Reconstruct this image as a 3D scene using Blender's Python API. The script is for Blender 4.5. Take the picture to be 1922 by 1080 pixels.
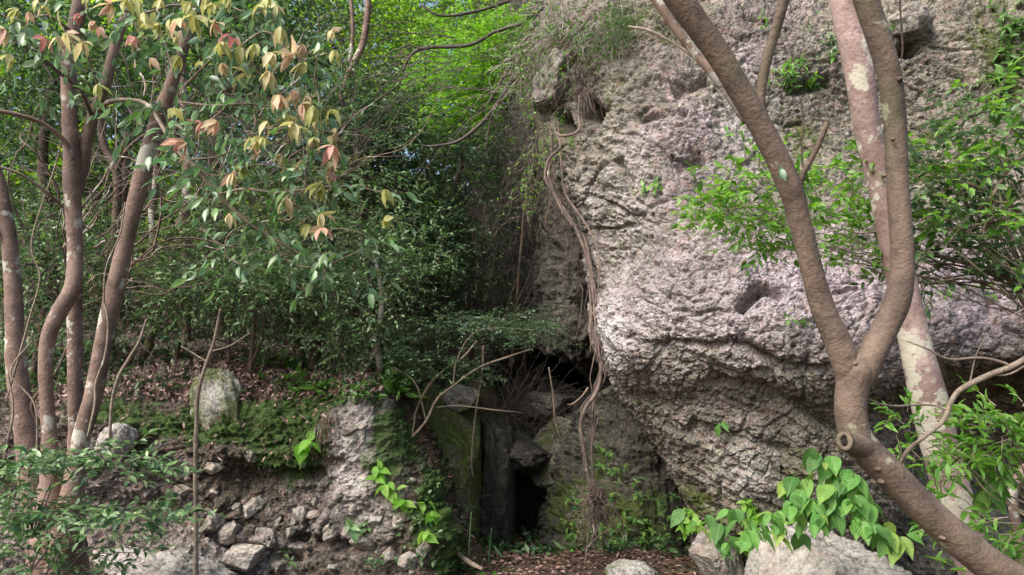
import bpy, math
import numpy as np
from mathutils import Vector
R = math.radians
rng = np.random.default_rng(11)
scene = bpy.context.scene
for o in list(bpy.data.objects): bpy.data.objects.remove(o)

# ------------------------------------------------------------ camera, sky, sun, exposure
PITCH = R(8.0); FPX = 1388.0; CZ = 1.6
cam = bpy.data.cameras.new('camera'); cam.lens = 26.0; cam.sensor_width = 36.0
cam.clip_start = 0.05; cam.clip_end = 600
camo = bpy.data.objects.new('camera', cam); scene.collection.objects.link(camo)
camo.location = (0, 0, CZ); camo.rotation_euler = (R(90) + PITCH, 0, 0)
scene.camera = camo
world = bpy.data.worlds.new('World'); scene.world = world; world.use_nodes = True
wn = world.node_tree.nodes; wl = world.node_tree.links
bgn = wn.get('Background'); sky = wn.new('ShaderNodeTexSky'); sky.sky_type = 'NISHITA'
SUN_EL, SUN_AZ = R(47), R(226)        # azimuth clockwise from +Y: the sun stands behind the camera, a little to the left
sky.sun_disc = False; sky.sun_elevation = SUN_EL; sky.sun_rotation = SUN_AZ
sky.dust_density = 5.0; sky.air_density = 1.0
wl.new(sky.outputs[0], bgn.inputs[0]); bgn.inputs[1].default_value = 0.15
sl = bpy.data.lights.new('sun', 'SUN'); sl.energy = 2.35; sl.angle = R(38); sl.color = (1.0, .965, .915)
so = bpy.data.objects.new('sun', sl); scene.collection.objects.link(so)
sd = Vector((math.sin(SUN_AZ) * math.cos(SUN_EL), math.cos(SUN_AZ) * math.cos(SUN_EL), math.sin(SUN_EL)))
so.rotation_euler = sd.to_track_quat('Z', 'Y').to_euler(); so.location = (-3, -8, 20)
vs = scene.view_settings; vs.view_transform = 'Standard'; vs.look = 'None'; vs.gamma = 1.0
vs.use_curve_mapping = False; vs.exposure = 1.12
scene.render.engine = 'CYCLES'
cy = scene.cycles; cy.use_denoising = True; cy.max_bounces = 6; cy.diffuse_bounces = 4; cy.glossy_bounces = 2
cy.transmission_bounces = 3; cy.sample_clamp_indirect = 6.0; cy.caustics_reflective = False; cy.caustics_refractive = False

# ------------------------------------------------------------ projection helpers (pixels of the 1922x1080 photograph -> world)
ST, CT = math.sin(PITCH), math.cos(PITCH)
def P(px, py, d):
    px = np.asarray(px, float); py = np.asarray(py, float); d = np.asarray(d, float)
    u = (px - 961) / FPX * d; v = (540 - py) / FPX * d
    return np.stack([u, d * CT - v * ST, CZ + d * ST + v * CT], -1)
def unP(W):
    d = W[..., 1] * CT + (W[..., 2] - CZ) * ST
    v = -W[..., 1] * ST + (W[..., 2] - CZ) * CT
    return 961 + W[..., 0] / d * FPX, 540 - v / d * FPX, d
def nrm(a): return a / np.maximum(np.linalg.norm(a, axis=-1, keepdims=True), 1e-9)
def sstep(a, b, x):
    t = np.clip((x - a) / (b - a), 0, 1); return t * t * (3 - 2 * t)

# ------------------------------------------------------------ noise
_g = np.random.default_rng(3); GR = nrm(_g.normal(size=(1024, 3))); PERM = _g.random(4096)
def _h(ix, iy, iz, s):
    h = (ix * 73856093) ^ (iy * 19349663) ^ (iz * 83492791) ^ (s * 2654435)
    h = (h ^ (h >> 13)) * 1274126177
    return (h ^ (h >> 16)) & 0x7fffffff
def perlin(p, s=0):
    i = np.floor(p).astype(np.int64); f = p - i; w = f * f * f * (f * (f * 6 - 15) + 10); out = 0
    for dx in (0, 1):
        for dy in (0, 1):
            for dz in (0, 1):
                g = GR[_h(i[:, 0] + dx, i[:, 1] + dy, i[:, 2] + dz, s) % 1024]
                dot = g[:, 0] * (f[:, 0] - dx) + g[:, 1] * (f[:, 1] - dy) + g[:, 2] * (f[:, 2] - dz)
                ww = (w[:, 0] if dx else 1 - w[:, 0]) * (w[:, 1] if dy else 1 - w[:, 1]) * (w[:, 2] if dz else 1 - w[:, 2])
                out = out + dot * ww
    return out * 1.6
def fbm(p, o=4, s=0, gain=.5):
    a, t = 1.0, 0
    for k in range(o): t = t + a * perlin(p * 2.03 ** k, s + k * 17); a *= gain
    return t
def ridged(p, o=4, s=0):
    a, t = 1.0, 0
    for k in range(o): t = t + a * (1 - 2 * np.abs(perlin(p * 2.1 ** k, s + k * 13))); a *= .5
    return t
def voro(p, s=0):
    i = np.floor(p).astype(np.int64); f = p - i
    F1 = np.full(len(p), 9.); F2 = np.full(len(p), 9.); ID = np.zeros(len(p))
    for dx in (-1, 0, 1):
        for dy in (-1, 0, 1):
            for dz in (-1, 0, 1):
                h = _h(i[:, 0] + dx, i[:, 1] + dy, i[:, 2] + dz, s)
                a = PERM[h % 4096]; b = PERM[(h >> 7) % 4096]; c = PERM[(h >> 13) % 4096]
                d = np.sqrt((dx + a - f[:, 0]) ** 2 + (dy + b - f[:, 1]) ** 2 + (dz + c - f[:, 2]) ** 2)
                m = d < F1
                F2 = np.where(m, F1, np.minimum(F2, d)); F1 = np.where(m, d, F1); ID = np.where(m, a, ID)
    return F1, F2, ID

# ------------------------------------------------------------ mesh objects
ORG = {}
def link(o): scene.collection.objects.link(o)
def tag(o, label=None, cat=None, group=None, kind=None):
    if label: o['label'] = label
    if cat: o['category'] = cat
    if group: o['group'] = group
    if kind: o['kind'] = kind
    return o
class Acc:
    def __init__(s): s.V = []; s.F3 = []; s.F4 = []; s.A = []; s.n = 0
    def add(s, V, F3=None, F4=None, A=None):
        V = np.asarray(V, float).reshape(-1, 3)
        if F3 is not None and len(F3): s.F3.append(np.asarray(F3, int).reshape(-1, 3) + s.n)
        if F4 is not None and len(F4): s.F4.append(np.asarray(F4, int).reshape(-1, 4) + s.n)
        s.V.append(V); s.A.append(np.zeros((len(V), 3)) if A is None else np.asarray(A, float).reshape(-1, 3)); s.n += len(V)
def build(name, acc, mat, parent=None, origin=None, smooth=True, attrs=None):
    V = np.concatenate(acc.V) if acc.V else np.zeros((0, 3))
    if parent is not None: org = ORG[parent.name]
    else: org = np.array(origin if origin is not None else (0, 0, 0), float)
    me = bpy.data.meshes.new(name)
    f3 = np.concatenate(acc.F3) if acc.F3 else np.zeros((0, 3), int)
    f4 = np.concatenate(acc.F4) if acc.F4 else np.zeros((0, 4), int)
    me.vertices.add(len(V)); me.vertices.foreach_set('co', (V - org).astype(np.float32).ravel())
    loops = np.concatenate([f3.ravel(), f4.ravel()]).astype(np.int32)
    me.loops.add(len(loops)); me.loops.foreach_set('vertex_index', loops)
    st = np.concatenate([np.arange(len(f3)) * 3, len(f3) * 3 + np.arange(len(f4)) * 4]).astype(np.int32)
    me.polygons.add(len(st)); me.polygons.foreach_set('loop_start', st)
    me.polygons.foreach_set('use_smooth', np.full(len(st), smooth))
    me.update(calc_edges=True)
    A = np.concatenate(acc.A)
    at = me.attributes.new('lv', 'FLOAT_VECTOR', 'POINT'); at.data.foreach_set('vector', A.astype(np.float32).ravel())
    if mat: me.materials.append(mat)
    o = bpy.data.objects.new(name, me); link(o)
    if parent is not None: o.parent = parent
    else: o.location = org
    ORG[o.name] = org
    return o
def thing(name, label, cat, loc, group=None):
    o = bpy.data.objects.new(name, None); o.empty_display_size = .2; link(o)
    o.location = loc; ORG[o.name] = np.array(loc, float)
    return tag(o, label, cat, group)

# ------------------------------------------------------------ tubes and leaves
def crom(C, n):
    """Catmull-Rom through the rows of C (K x m), n samples per segment"""
    C = np.asarray(C, float); K = len(C)
    E = np.concatenate([[2 * C[0] - C[1]], C, [2 * C[-1] - C[-2]]])
    t = np.linspace(0, 1, n, endpoint=False)[:, None]; out = []
    for k in range(K - 1):
        a, b, c, d = E[k], E[k + 1], E[k + 2], E[k + 3]
        out.append(.5 * ((2 * b) + (c - a) * t + (2 * a - 5 * b + 4 * c - d) * t ** 2 + (3 * b - a - 3 * c + d) * t ** 3))
    out.append(C[-1][None]); return np.concatenate(out)
def tube(acc, W, rad, seg=10, per=8, rough=.06, nf=9., cap=True, seed=0):
    """swept tube through world points W with radii rad"""
    C = crom(np.column_stack([W, rad]), per); pts, r = C[:, :3], np.maximum(C[:, 3], 1e-4)
    T = nrm(np.gradient(pts, axis=0)); up = np.array([0.3, -1, .2]); N = np.zeros_like(T)
    n = nrm(np.cross(T[0], up))
    for k in range(len(T)):
        n = nrm(n - T[k] * (n @ T[k])); N[k] = n
    B = np.cross(T, N); a = np.linspace(0, 2 * np.pi, seg, endpoint=False)
    ring = N[:, None] * np.cos(a)[None, :, None] + B[:, None] * np.sin(a)[None, :, None]
    base = pts[:, None] + ring * r[:, None, None]
    if rough:
        q = (base * nf).reshape(-1, 3); k = 1 + rough * fbm(q, 3, seed).reshape(len(pts), seg)
        k *= 1 + .5 * rough * perlin(pts * nf * .35 + 7, seed)[:, None]
        base = pts[:, None] + ring * (r[:, None] * k)[:, :, None]
    m = len(pts); i = np.arange(m - 1)[:, None] * seg; j = np.arange(seg)[None]; j2 = (j + 1) % seg
    F4 = np.stack([i + j, i + j2, i + seg + j2, i + seg + j], -1).reshape(-1, 4)
    V = base.reshape(-1, 3); F3 = None
    if cap:
        V = np.concatenate([V, pts[[0]] - T[[0]] * r[0] * .3, pts[[-1]] + T[[-1]] * r[-1] * .6]); c0, c1 = m * seg, m * seg + 1
        jj = np.arange(seg); F3 = np.concatenate([np.stack([jj * 0 + c0, (jj + 1) % seg, jj], 1), np.stack([jj * 0 + c1, (m - 1) * seg + jj, (m - 1) * seg + (jj + 1) % seg], 1)])
    s = np.linspace(0, 1, m); A = np.zeros((len(V), 3)); A[:m * seg, 2] = np.repeat(s, seg); A[:, 0] = rng.random()
    acc.add(V, F3, F4, A)
    return pts
def ptube(acc, path, **k):
    """path of (px, py, depth, width in pixels)"""
    a = np.array(path, float); W = P(a[:, 0], a[:, 1], a[:, 2]); return tube(acc, W, a[:, 3] * .5 / FPX * a[:, 2], **k)
def strands(acc, O, D, L, M=7, r=.004, wig=.5, grav=0., taper=.3):
    """many thin wandering strands at once"""
    N = len(O); p = np.array(O, float); d = nrm(np.array(D, float)); pts = [p.copy()]; step = (np.asarray(L) * np.ones(N) / (M - 1))[:, None]
    for k in range(M - 1):
        d = nrm(d + rng.normal(size=(N, 3)) * wig + np.array([0, 0, -1.]) * grav); p = p + d * step; pts.append(p.copy())
    X = np.stack(pts, 1); T = nrm(np.gradient(X, axis=1)); n = nrm(np.cross(T, np.array([.31, .2, .93]))); b = np.cross(T, n)
    rr = (np.asarray(r) * np.ones(N))[:, None] * np.linspace(1, taper, M)[None]
    ring = [X + (n * math.cos(a) + b * math.sin(a)) * rr[..., None] for a in (0, 2.094, 4.189)]
    V = np.stack(ring, 2).reshape(-1, 3)
    base = (np.arange(N) * M * 3)[:, None, None]; k = (np.arange(M - 1) * 3)[None, :, None]; j = np.arange(3)[None, None]; j2 = (j + 1) % 3
    F4 = np.stack([base + k + j, base + k + j2, base + k + 3 + j2, base + k + 3 + j], -1).reshape(-1, 4)
    A = np.zeros((len(V), 3)); A[:, 0] = np.repeat(rng.random(N), M * 3); acc.add(V, None, F4, A)
    return X
T4 = (np.array([(0, 0, 0), (.45, -.5, .08), (1, 0, -.06), (.45, .5, .08)]), [(0, 1, 2), (0, 2, 3)], [])
T8 = (np.array([(0, 0, 0), (.33, 0, .02), (.68, 0, -.02), (1.02, 0, -.14), (.2, -.4, .07), (.56, -.46, .07), (.83, -.22, -.02), (.2, .4, .07), (.56, .46, .07), (.83, .22, -.02)]),
      [(0, 4, 1), (2, 6, 3), (0, 1, 7), (2, 3, 9)], [(1, 4, 5, 2), (1, 2, 8, 7)][:0] + [(1, 4, 5, 2), (1, 2, 8, 7)])
T8 = (T8[0], T8[1] + [(2, 5, 6), (2, 9, 8)], T8[2])
_m = [0, .12, .3, .5, .7, .86, 1.06]; _w = [0.02, .33, .5, .5, .38, .2, 0.0]
_v, _f = [], []
for k in range(7):
    for s_ in (-1, -.5, 0, .5, 1): _v.append((_m[k] + (0 if abs(s_) < .1 else -.03 * abs(s_)) - (.05 if k == 0 and s_ else 0) * 0, s_ * _w[k], .10 * abs(s_) * (_w[k] * 2) - .22 * _m[k] ** 2 + (.015 if k % 2 else 0) * abs(s_)))
for k in range(6):
    for j in range(4): _f.append((k * 5 + j, k * 5 + j + 1, k * 5 + j + 6, k * 5 + j + 5))
TB = (np.array(_v), [], _f)                       # broad leaf with a midrib fold
_v = [(.35, 0, 0)]; _n = 5
for k, (an, le) in enumerate(((-125, .5), (-62, .8), (0, 1.), (62, .8), (125, .5))):
    for da, l2 in ((-20, .27), (0, le)): _v.append((.35 + l2 * .65 * math.cos(R(an + da)), l2 * .65 * math.sin(R(an + da)), -.1 * l2))
TM = (np.array(_v), [(0, i, i + 1) for i in range(1, 10)], [])   # lobed maple leaf
def leaves(acc, pos, dr, nor, L, Wd, T, rnd=None):
    N = len(pos); dr = nrm(dr); side = nrm(np.cross(nor, dr)); up = np.cross(dr, side); t = T[0]; K = len(t)
    L = (np.asarray(L) * np.ones(N))[:, None, None]; Wd = (np.asarray(Wd) * np.ones(N))[:, None, None]
    V = pos[:, None] + dr[:, None] * L * t[None, :, 0:1] + side[:, None] * Wd * t[None, :, 1:2] + up[:, None] * L * t[None, :, 2:3]
    if rnd is None: rnd = rng.random(N)
    A = np.zeros((N, K, 3)); A[..., 0] = rnd[:, None]; A[..., 1] = t[None, :, 1]; A[..., 2] = t[None, :, 0]
    off = (np.arange(N) * K)[:, None, None]
    F3 = (np.array(T[1], int)[None] + off).reshape(-1, 3) if len(T[1]) else None
    F4 = (np.array(T[2], int)[None] + off).reshape(-1, 4) if len(T[2]) else None
    acc.add(V.reshape(-1, 3), F3, F4, A.reshape(-1, 3))
def sprays(la, ta, O, D, L, n, leaf, asp, T, droop=.2, ldroop=.2, tilt=.35, tw=.003, upn=1.0, toCam=.0):
    """leafy twigs: O origins, D directions, L lengths"""
    N = len(O); D = nrm(np.array(D, float)); L = np.asarray(L) * np.ones(N); up = np.array([0, 0, 1.])
    cam_ = nrm(np.array([0, 0, CZ]) - O)
    Nn = nrm(up * upn + rng.normal(size=(N, 3)) * .35 + cam_ * toCam); S = nrm(np.cross(D, Nn)); bend = rng.normal(size=(N, 1)) * .25
    def at(t): return O + D * (L * t)[:, None] + S * bend * (L * t * t)[:, None] - up * (droop * L * t * t)[:, None]
    for k in range(n):
        t = .12 + .88 * (k + 1) / n + rng.uniform(-.03, .03, N); p = at(t); s = 1 if k % 2 else -1
        if k == n - 1: s = 0
        dd = D * .75 + S * s * .85 + rng.normal(size=(N, 3)) * .28 - up * ldroop
        ln = Nn + rng.normal(size=(N, 3)) * tilt
        l = leaf * rng.uniform(.65, 1.2, N)
        leaves(la, p, dd, ln, l, l * asp * rng.uniform(.85, 1.1, N), T)
    if ta is not None:
        ts = (0, .5, 1.)
        X = np.stack([at(np.full(N, t)) for t in ts], 1); Tn = nrm(np.gradient(X, axis=1)); a_ = nrm(np.cross(Tn, np.array([.31, .2, .93]))); b_ = np.cross(Tn, a_)
        rr = tw * np.array([1, .7, .35])[None, :, None]
        V = np.stack([X + (a_ * math.cos(a) + b_ * math.sin(a)) * rr for a in (0, 2.094, 4.189)], 2).reshape(-1, 3)
        base = (np.arange(N) * 9)[:, None, None]; k = (np.arange(2) * 3)[None, :, None]; j = np.arange(3)[None, None]; j2 = (j + 1) % 3
        ta.add(V, None, np.stack([base + k + j, base + k + j2, base + k + 3 + j2, base + k + 3 + j], -1).reshape(-1, 4))
def blobs(B):
    """(px, py, depth, rx px, ry px, depth radius m, count) -> points and outward directions"""
    O, D = [], []
    for (px, py, d, rx, ry, rd, n) in B:
        q = nrm(rng.normal(size=(n, 3))) * rng.random((n, 1)) ** .45
        O.append(P(px + q[:, 0] * rx, py - q[:, 2] * ry, d + q[:, 1] * rd)); D.append(q * np.array([1, 1, .6]))
    return np.concatenate(O), np.concatenate(D)

# ------------------------------------------------------------ materials
def newmat(name):
    m = bpy.data.materials.new(name); m.use_nodes = True; nt = m.node_tree; nt.nodes.clear()
    out = nt.nodes.new('ShaderNodeOutputMaterial'); b = nt.nodes.new('ShaderNodeBsdfPrincipled'); nt.links.new(b.outputs[0], out.inputs[0])
    return m, nt, b, out
def N_(nt, t, **k):
    n = nt.nodes.new('ShaderNode' + t)
    for a, v in k.items():
        if a.startswith('i_'):
            key = a[2:]; key = int(key) if key.isdigit() else key.replace('_', ' ')
            if hasattr(v, 'links') or isinstance(v, bpy.types.NodeSocket): nt.links.new(v, n.inputs[key])
            else: n.inputs[key].default_value = v
        else: setattr(n, a, v)
    return n
def ramp(nt, fac, stops):
    n = nt.nodes.new('ShaderNodeValToRGB'); e = n.color_ramp.elements
    while len(e) < len(stops): e.new(.5)
    for el, (p, c) in zip(e, stops): el.position = p; el.color = (*c, 1) if len(c) == 3 else c
    nt.links.new(fac, n.inputs[0]); return n.outputs[0]
def mixc(nt, f, a, b, mode='MIX'):
    n = nt.nodes.new('ShaderNodeMix'); n.data_type = 'RGBA'; n.blend_type = mode
    for s, v in ((n.inputs[0], f), (n.inputs[6], a), (n.inputs[7], b)):
        if isinstance(v, bpy.types.NodeSocket): nt.links.new(v, s)
        elif isinstance(v, (int, float)): s.default_value = v
        else: s.default_value = (*v, 1)
    return n.outputs[2]
def mth(nt, op, a, b=0., c=0., clamp=False):
    n = nt.nodes.new('ShaderNodeMath'); n.operation = op; n.use_clamp = clamp
    for s, v in zip(n.inputs, (a, b, c)):
        if isinstance(v, bpy.types.NodeSocket): nt.links.new(v, s)
        else: s.default_value = v
    return n.outputs[0]
def maprange(nt, v, a, b, c=0., d=1.):
    n = nt.nodes.new('ShaderNodeMapRange'); nt.links.new(v, n.inputs[0])
    for k, x in enumerate((a, b, c, d)): n.inputs[k + 1].default_value = x
    return n.outputs[0]
def attr(nt, name='lv'):
    a = N_(nt, 'Attribute', attribute_name=name); s = N_(nt, 'SeparateXYZ', i_0=a.outputs['Vector']); return s.outputs
def noise(nt, scale, detail=4., rough=.55, vec=None, dist=0.):
    n = N_(nt, 'TexNoise', i_Scale=scale, i_Detail=detail, i_Roughness=rough, i_Distortion=dist)
    if vec is None: vec = N_(nt, 'TexCoord').outputs['Object']
    nt.links.new(vec, n.inputs['Vector']); return n.outputs['Fac']
def leafmat(name, stops, rough=.38, trans=.35, tcol=1.6, spec=.5, veins=0.):
    m, nt, b, out = newmat(name); lv = attr(nt); col = ramp(nt, lv[0], stops)
    mot = maprange(nt, noise(nt, 30., 3.), .3, .7, .8, 1.15)
    if veins:
        col = mixc(nt, maprange(nt, noise(nt, 42., 2.), .69, .72, 0, .8), col, (.16, .10, .035))
        s = mth(nt, 'ABSOLUTE', lv[1]); w = mth(nt, 'SUBTRACT', lv[2], mth(nt, 'MULTIPLY', s, .9))
        sn = mth(nt, 'SINE', mth(nt, 'MULTIPLY', w, 44.)); vn = maprange(nt, sn, .8, 1., 0., veins)
        mid = maprange(nt, s, .0, .05, veins, 0.); v = mth(nt, 'MAXIMUM', vn, mid)
        col = mixc(nt, v, col, (.32, .45, .16))
        bp = N_(nt, 'Bump', i_Strength=.5, i_Distance=.004, i_Height=sn); nt.links.new(bp.outputs[0], b.inputs['Normal'])
    hsv = N_(nt, 'HueSaturation', i_Value=mot, i_Color=col); col = hsv.outputs[0]
    nt.links.new(col, b.inputs['Base Color']); b.inputs['Roughness'].default_value = rough; b.inputs['Specular IOR Level'].default_value = spec
    t = N_(nt, 'BsdfTranslucent'); h2 = N_(nt, 'HueSaturation', i_Hue=.49, i_Saturation=1.1, i_Value=tcol, i_Color=col); nt.links.new(h2.outputs[0], t.inputs[0])
    mx = N_(nt, 'MixShader', i_0=trans); nt.links.new(b.outputs[0], mx.inputs[1]); nt.links.new(t.outputs[0], mx.inputs[2]); nt.links.new(mx.outputs[0], out.inputs[0])
    return m
def barkmat(name, c1, c2, lich=(.5, .5, .42), lam=.55, scale=1., green=0.):
    m, nt, b, out = newmat(name); tc = N_(nt, 'TexCoord').outputs['Object']
    mp = N_(nt, 'Mapping'); nt.links.new(tc, mp.inputs[0]); mp.inputs['Scale'].default_value = (1, 1, 1.15)
    n1 = noise(nt, 9 * scale, 6., .65, mp.outputs[0]); n2 = noise(nt, 3.2 * scale, 4., .6, tc); n3 = noise(nt, 60 * scale, 3., .6, mp.outputs[0])
    col = mixc(nt, maprange(nt, n1, .35, .68), c1, c2)
    col = mixc(nt, maprange(nt, n3, .45, .7, 0, .6), col, tuple(x * .4 for x in c1)); col = mixc(nt, maprange(nt, noise(nt, 5 * scale, 5., .7, tc), .42, .62, 0, .5), col, tuple(x * 1.35 for x in c2))
    col = mixc(nt, maprange(nt, noise(nt, 1.9 * scale, 5., .65, tc), .48, .6, 0, .6), col, tuple(x * .6 for x in c1))
    n2 = mth(nt, 'ADD', n2, maprange(nt, n3, .3, .7, -.025, .025))
    vo = N_(nt, 'TexVoronoi', i_Scale=13 * scale, i_Randomness=1.); nt.links.new(mixv(nt, tc, 5. * scale, .05), vo.inputs['Vector'])
    spot = mth(nt, 'MULTIPLY', maprange(nt, vo.outputs['Distance'], .30, .22), maprange(nt, n2, lam, lam + .05))
    patch = maprange(nt, n2, lam + .06, lam + .075, 0, .8)
    f = mth(nt, 'MAXIMUM', spot, patch, clamp=True); f = mth(nt, 'MULTIPLY', f, .85)
    col = mixc(nt, f, col, lich)
    if green: col = mixc(nt, maprange(nt, noise(nt, 2.3, 4.), .5, .65, 0, green), col, (.07, .09, .03))
    nt.links.new(col, b.inputs['Base Color']); b.inputs['Roughness'].default_value = .8
    h = mth(nt, 'ADD', mth(nt, 'MULTIPLY', n1, .8), mth(nt, 'MULTIPLY', n3, .5))
    bp = N_(nt, 'Bump', i_Strength=.7, i_Distance=.014, i_Height=h); nt.links.new(bp.outputs[0], b.inputs['Normal'])
    return m
def mixv(nt, vec, sc, amt):
    n = N_(nt, 'TexNoise', i_Scale=sc); nt.links.new(vec, n.inputs['Vector'])
    a = N_(nt, 'VectorMath', operation='SCALE'); nt.links.new(n.outputs['Color'], a.inputs[0]); a.inputs['Scale'].default_value = amt
    c = N_(nt, 'VectorMath', operation='ADD'); nt.links.new(vec, c.inputs[0]); nt.links.new(a.outputs[0], c.inputs[1]); return c.outputs[0]
def rockmat(name, cA, cB, red=.28, moss=(.055, .075, .014), pale=(.5, .49, .44), clast=14., speck=.5, rough=.9):
    """lv = (pinkness, moss, lichen)"""
    m, nt, b, out = newmat(name); lv = attr(nt); tc = N_(nt, 'TexCoord').outputs['Object']; wv = mixv(nt, tc, 6., .05)
    n1 = noise(nt, 2.2, 6., .6); n2 = noise(nt, 11., 8., .7); n3 = noise(nt, 48., 6., .7)
    col = mixc(nt, mth(nt, 'ADD', lv[0], maprange(nt, n2, .3, .7, -.35, .35), clamp=True), cA, cB)
    vo = N_(nt, 'TexVoronoi', i_Scale=clast); nt.links.new(wv, vo.inputs['Vector'])
    cs = N_(nt, 'SeparateColor', i_0=vo.outputs['Color'])
    v2 = N_(nt, 'TexVoronoi', i_Scale=clast * 3.1); nt.links.new(wv, v2.inputs['Vector']); cs2 = N_(nt, 'SeparateColor', i_0=v2.outputs['Color'])
    val = mth(nt, 'MULTIPLY', maprange(nt, cs.outputs[0], 0, 1, .72, 1.35), maprange(nt, cs2.outputs[0], 0, 1, .6, 1.45))
    val = mth(nt, 'MULTIPLY', val, maprange(nt, n3, .3, .7, .65, 1.3))
    hs = N_(nt, 'HueSaturation', i_Value=val, i_Color=col); col = hs.outputs[0]
    stn = noise(nt, 1.3, 7., .62); col = mixc(nt, maprange(nt, stn, .50, .62, 0, .55), col, tuple(x * .5 for x in cA))
    col = mixc(nt, maprange(nt, cs.outputs[1], .86, .9, 0, red), col, (.33, .2, .18))
    sp = mth(nt, 'MULTIPLY', maprange(nt, n3, .58, .66), maprange(nt, n2, .42, .6)); col = mixc(nt, mth(nt, 'MULTIPLY', sp, speck), col, pale)
    lf = mth(nt, 'MULTIPLY', lv[2], maprange(nt, mth(nt, 'ADD', mth(nt, 'MULTIPLY', n2, .6), mth(nt, 'MULTIPLY', n3, .4)), .42, .55), clamp=True); col = mixc(nt, lf, col, pale)
    mf = maprange(nt, mth(nt, 'ADD', lv[1], mth(nt, 'ADD', maprange(nt, n2, .2, .8, -.4, .4), maprange(nt, n1, .3, .7, -.25, .25))), .42, .62)
    mc = mixc(nt, maprange(nt, noise(nt, 25., 4.), .3, .7), tuple(x * .5 for x in moss), tuple(x * 1.5 for x in moss)); col = mixc(nt, mth(nt, 'MULTIPLY', mf, .92), col, mc)
    nt.links.new(col, b.inputs['Base Color']); b.inputs['Roughness'].default_value = rough; b.inputs['Specular IOR Level'].default_value = .3
    h = mth(nt, 'ADD', mth(nt, 'MULTIPLY', n3, .5), mth(nt, 'SUBTRACT', n2, mth(nt, 'MULTIPLY', v2.outputs['Distance'], .5)))
    bp = N_(nt, 'Bump', i_Strength=.8, i_Distance=.03, i_Height=h); nt.links.new(bp.outputs[0], b.inputs['Normal'])
    return m
M = {}
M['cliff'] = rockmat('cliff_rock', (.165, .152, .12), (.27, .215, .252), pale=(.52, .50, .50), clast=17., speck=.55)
M['dark'] = rockmat('shade_darkened_rock', (.052, .05, .04), (.11, .10, .086), red=0., moss=(.055, .08, .016), speck=.08, clast=9.)  # shade of the ravine is put into this colour, lowered below the rock's own
M['bank'] = rockmat('bank_rock', (.06, .05, .035), (.33, .28, .27), moss=(.035, .07, .012), speck=.3, clast=20.)
M['pillar'] = rockmat('mossy_rock', (.10, .095, .07), (.2, .18, .15), red=0., moss=(.085, .115, .025), speck=.2, clast=9.)
M['stone'] = rockmat('pale_stone', (.19, .17, .14), (.31, .26, .235), speck=.3, clast=11.)
M['boulder'] = rockmat('boulder_rock', (.16, .145, .125), (.28, .235, .235), speck=.45, clast=6.)
m, nt, b, out = newmat('forest_floor'); n1 = noise(nt, 3., 6.); n2 = noise(nt, 24., 6., .7)
col = ramp(nt, n2, [(.3, (.03, .022, .014)), (.55, (.085, .055, .035)), (.75, (.14, .10, .07))]); col = mixc(nt, maprange(nt, n1, .5, .62, 0, .8), col, (.04, .055, .014))
nt.links.new(col, b.inputs['Base Color']); b.inputs['Roughness'].default_value = .95
bp = N_(nt, 'Bump', i_Strength=.8, i_Distance=.05, i_Height=n2); nt.links.new(bp.outputs[0], b.inputs['Normal']); M['ground'] = m
M['bark_l'] = barkmat('bark_reddish', (.115, .073, .056), (.24, .165, .135), lich=(.46, .46, .40), lam=.525)
M['bark_r'] = barkmat('bark_brown', (.075, .052, .038), (.165, .118, .088), lich=(.34, .35, .24), lam=.61, green=.35)
M['bark_p'] = barkmat('bark_pinkish', (.22, .14, .12), (.38, .28, .26), lich=(.5, .5, .4), lam=.5, scale=.7)
M['bark_d'] = barkmat('bark_dark', (.055, .036, .026), (.12, .08, .055), lam=.62)
M['bark_w'] = barkmat('bark_mottled', (.16, .1, .075), (.24, .17, .13), lich=(.5, .5, .44), lam=.42, scale=2.)
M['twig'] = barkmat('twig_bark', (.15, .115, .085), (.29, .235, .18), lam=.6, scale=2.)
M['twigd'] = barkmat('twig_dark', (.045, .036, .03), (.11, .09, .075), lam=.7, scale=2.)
M['root'] = barkmat('root_bark', (.075, .052, .042), (.19, .14, .115), lam=.6, scale=2.)
M['curtain'] = barkmat('dead_twig_bark', (.05, .044, .04), (.15, .13, .115), lam=.7, scale=2.)
G = lambda *s: [(i / (len(s) - 1), c) for i, c in enumerate(s)]
M['ever'] = leafmat('evergreen_leaves', G((.015, .04, .016), (.03, .08, .028), (.05, .115, .035), (.12, .18, .07)), rough=.42, trans=.28, spec=.5)
M['everl'] = leafmat('glossy_leaves', G((.028, .08, .028), (.065, .15, .048), (.12, .22, .075), (.22, .32, .14)), rough=.42, trans=.3, spec=.6)
M['blue'] = leafmat('bluish_leaves', G((.06, .14, .06), (.13, .23, .13), (.11, .24, .06), (.24, .34, .2)), rough=.36, trans=.35, spec=.8)
M['small'] = leafmat('small_leaves', G((.03, .07, .03), (.05, .11, .045), (.09, .16, .07), (.15, .22, .11)), rough=.4, trans=.3)
M['olive'] = leafmat('olive_leaves', G((.04, .06, .02), (.08, .115, .035), (.13, .17, .06), (.2, .24, .1)), rough=.45, trans=.35)
M['maple'] = leafmat('maple_leaves', G((.07, .20, .02), (.12, .31, .035), (.18, .39, .05), (.27, .46, .09)), rough=.5, trans=.5, tcol=1.35)
M['fresh'] = leafmat('fresh_leaves', G((.06, .17, .025), (.1, .25, .035), (.16, .34, .05), (.2, .4, .07)), rough=.4, trans=.45)
M['far'] = leafmat('far_leaves', G((.03, .08, .015), (.07, .17, .025), (.14, .30, .035), (.30, .46, .06)), rough=.5, trans=.5, tcol=1.6)
M['yel'] = leafmat('new_leaves_yellow', G((.40, .42, .15), (.50, .48, .24), (.56, .43, .28), (.56, .34, .26), (.50, .20, .19)), rough=.5, trans=.45, tcol=1.2)
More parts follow.
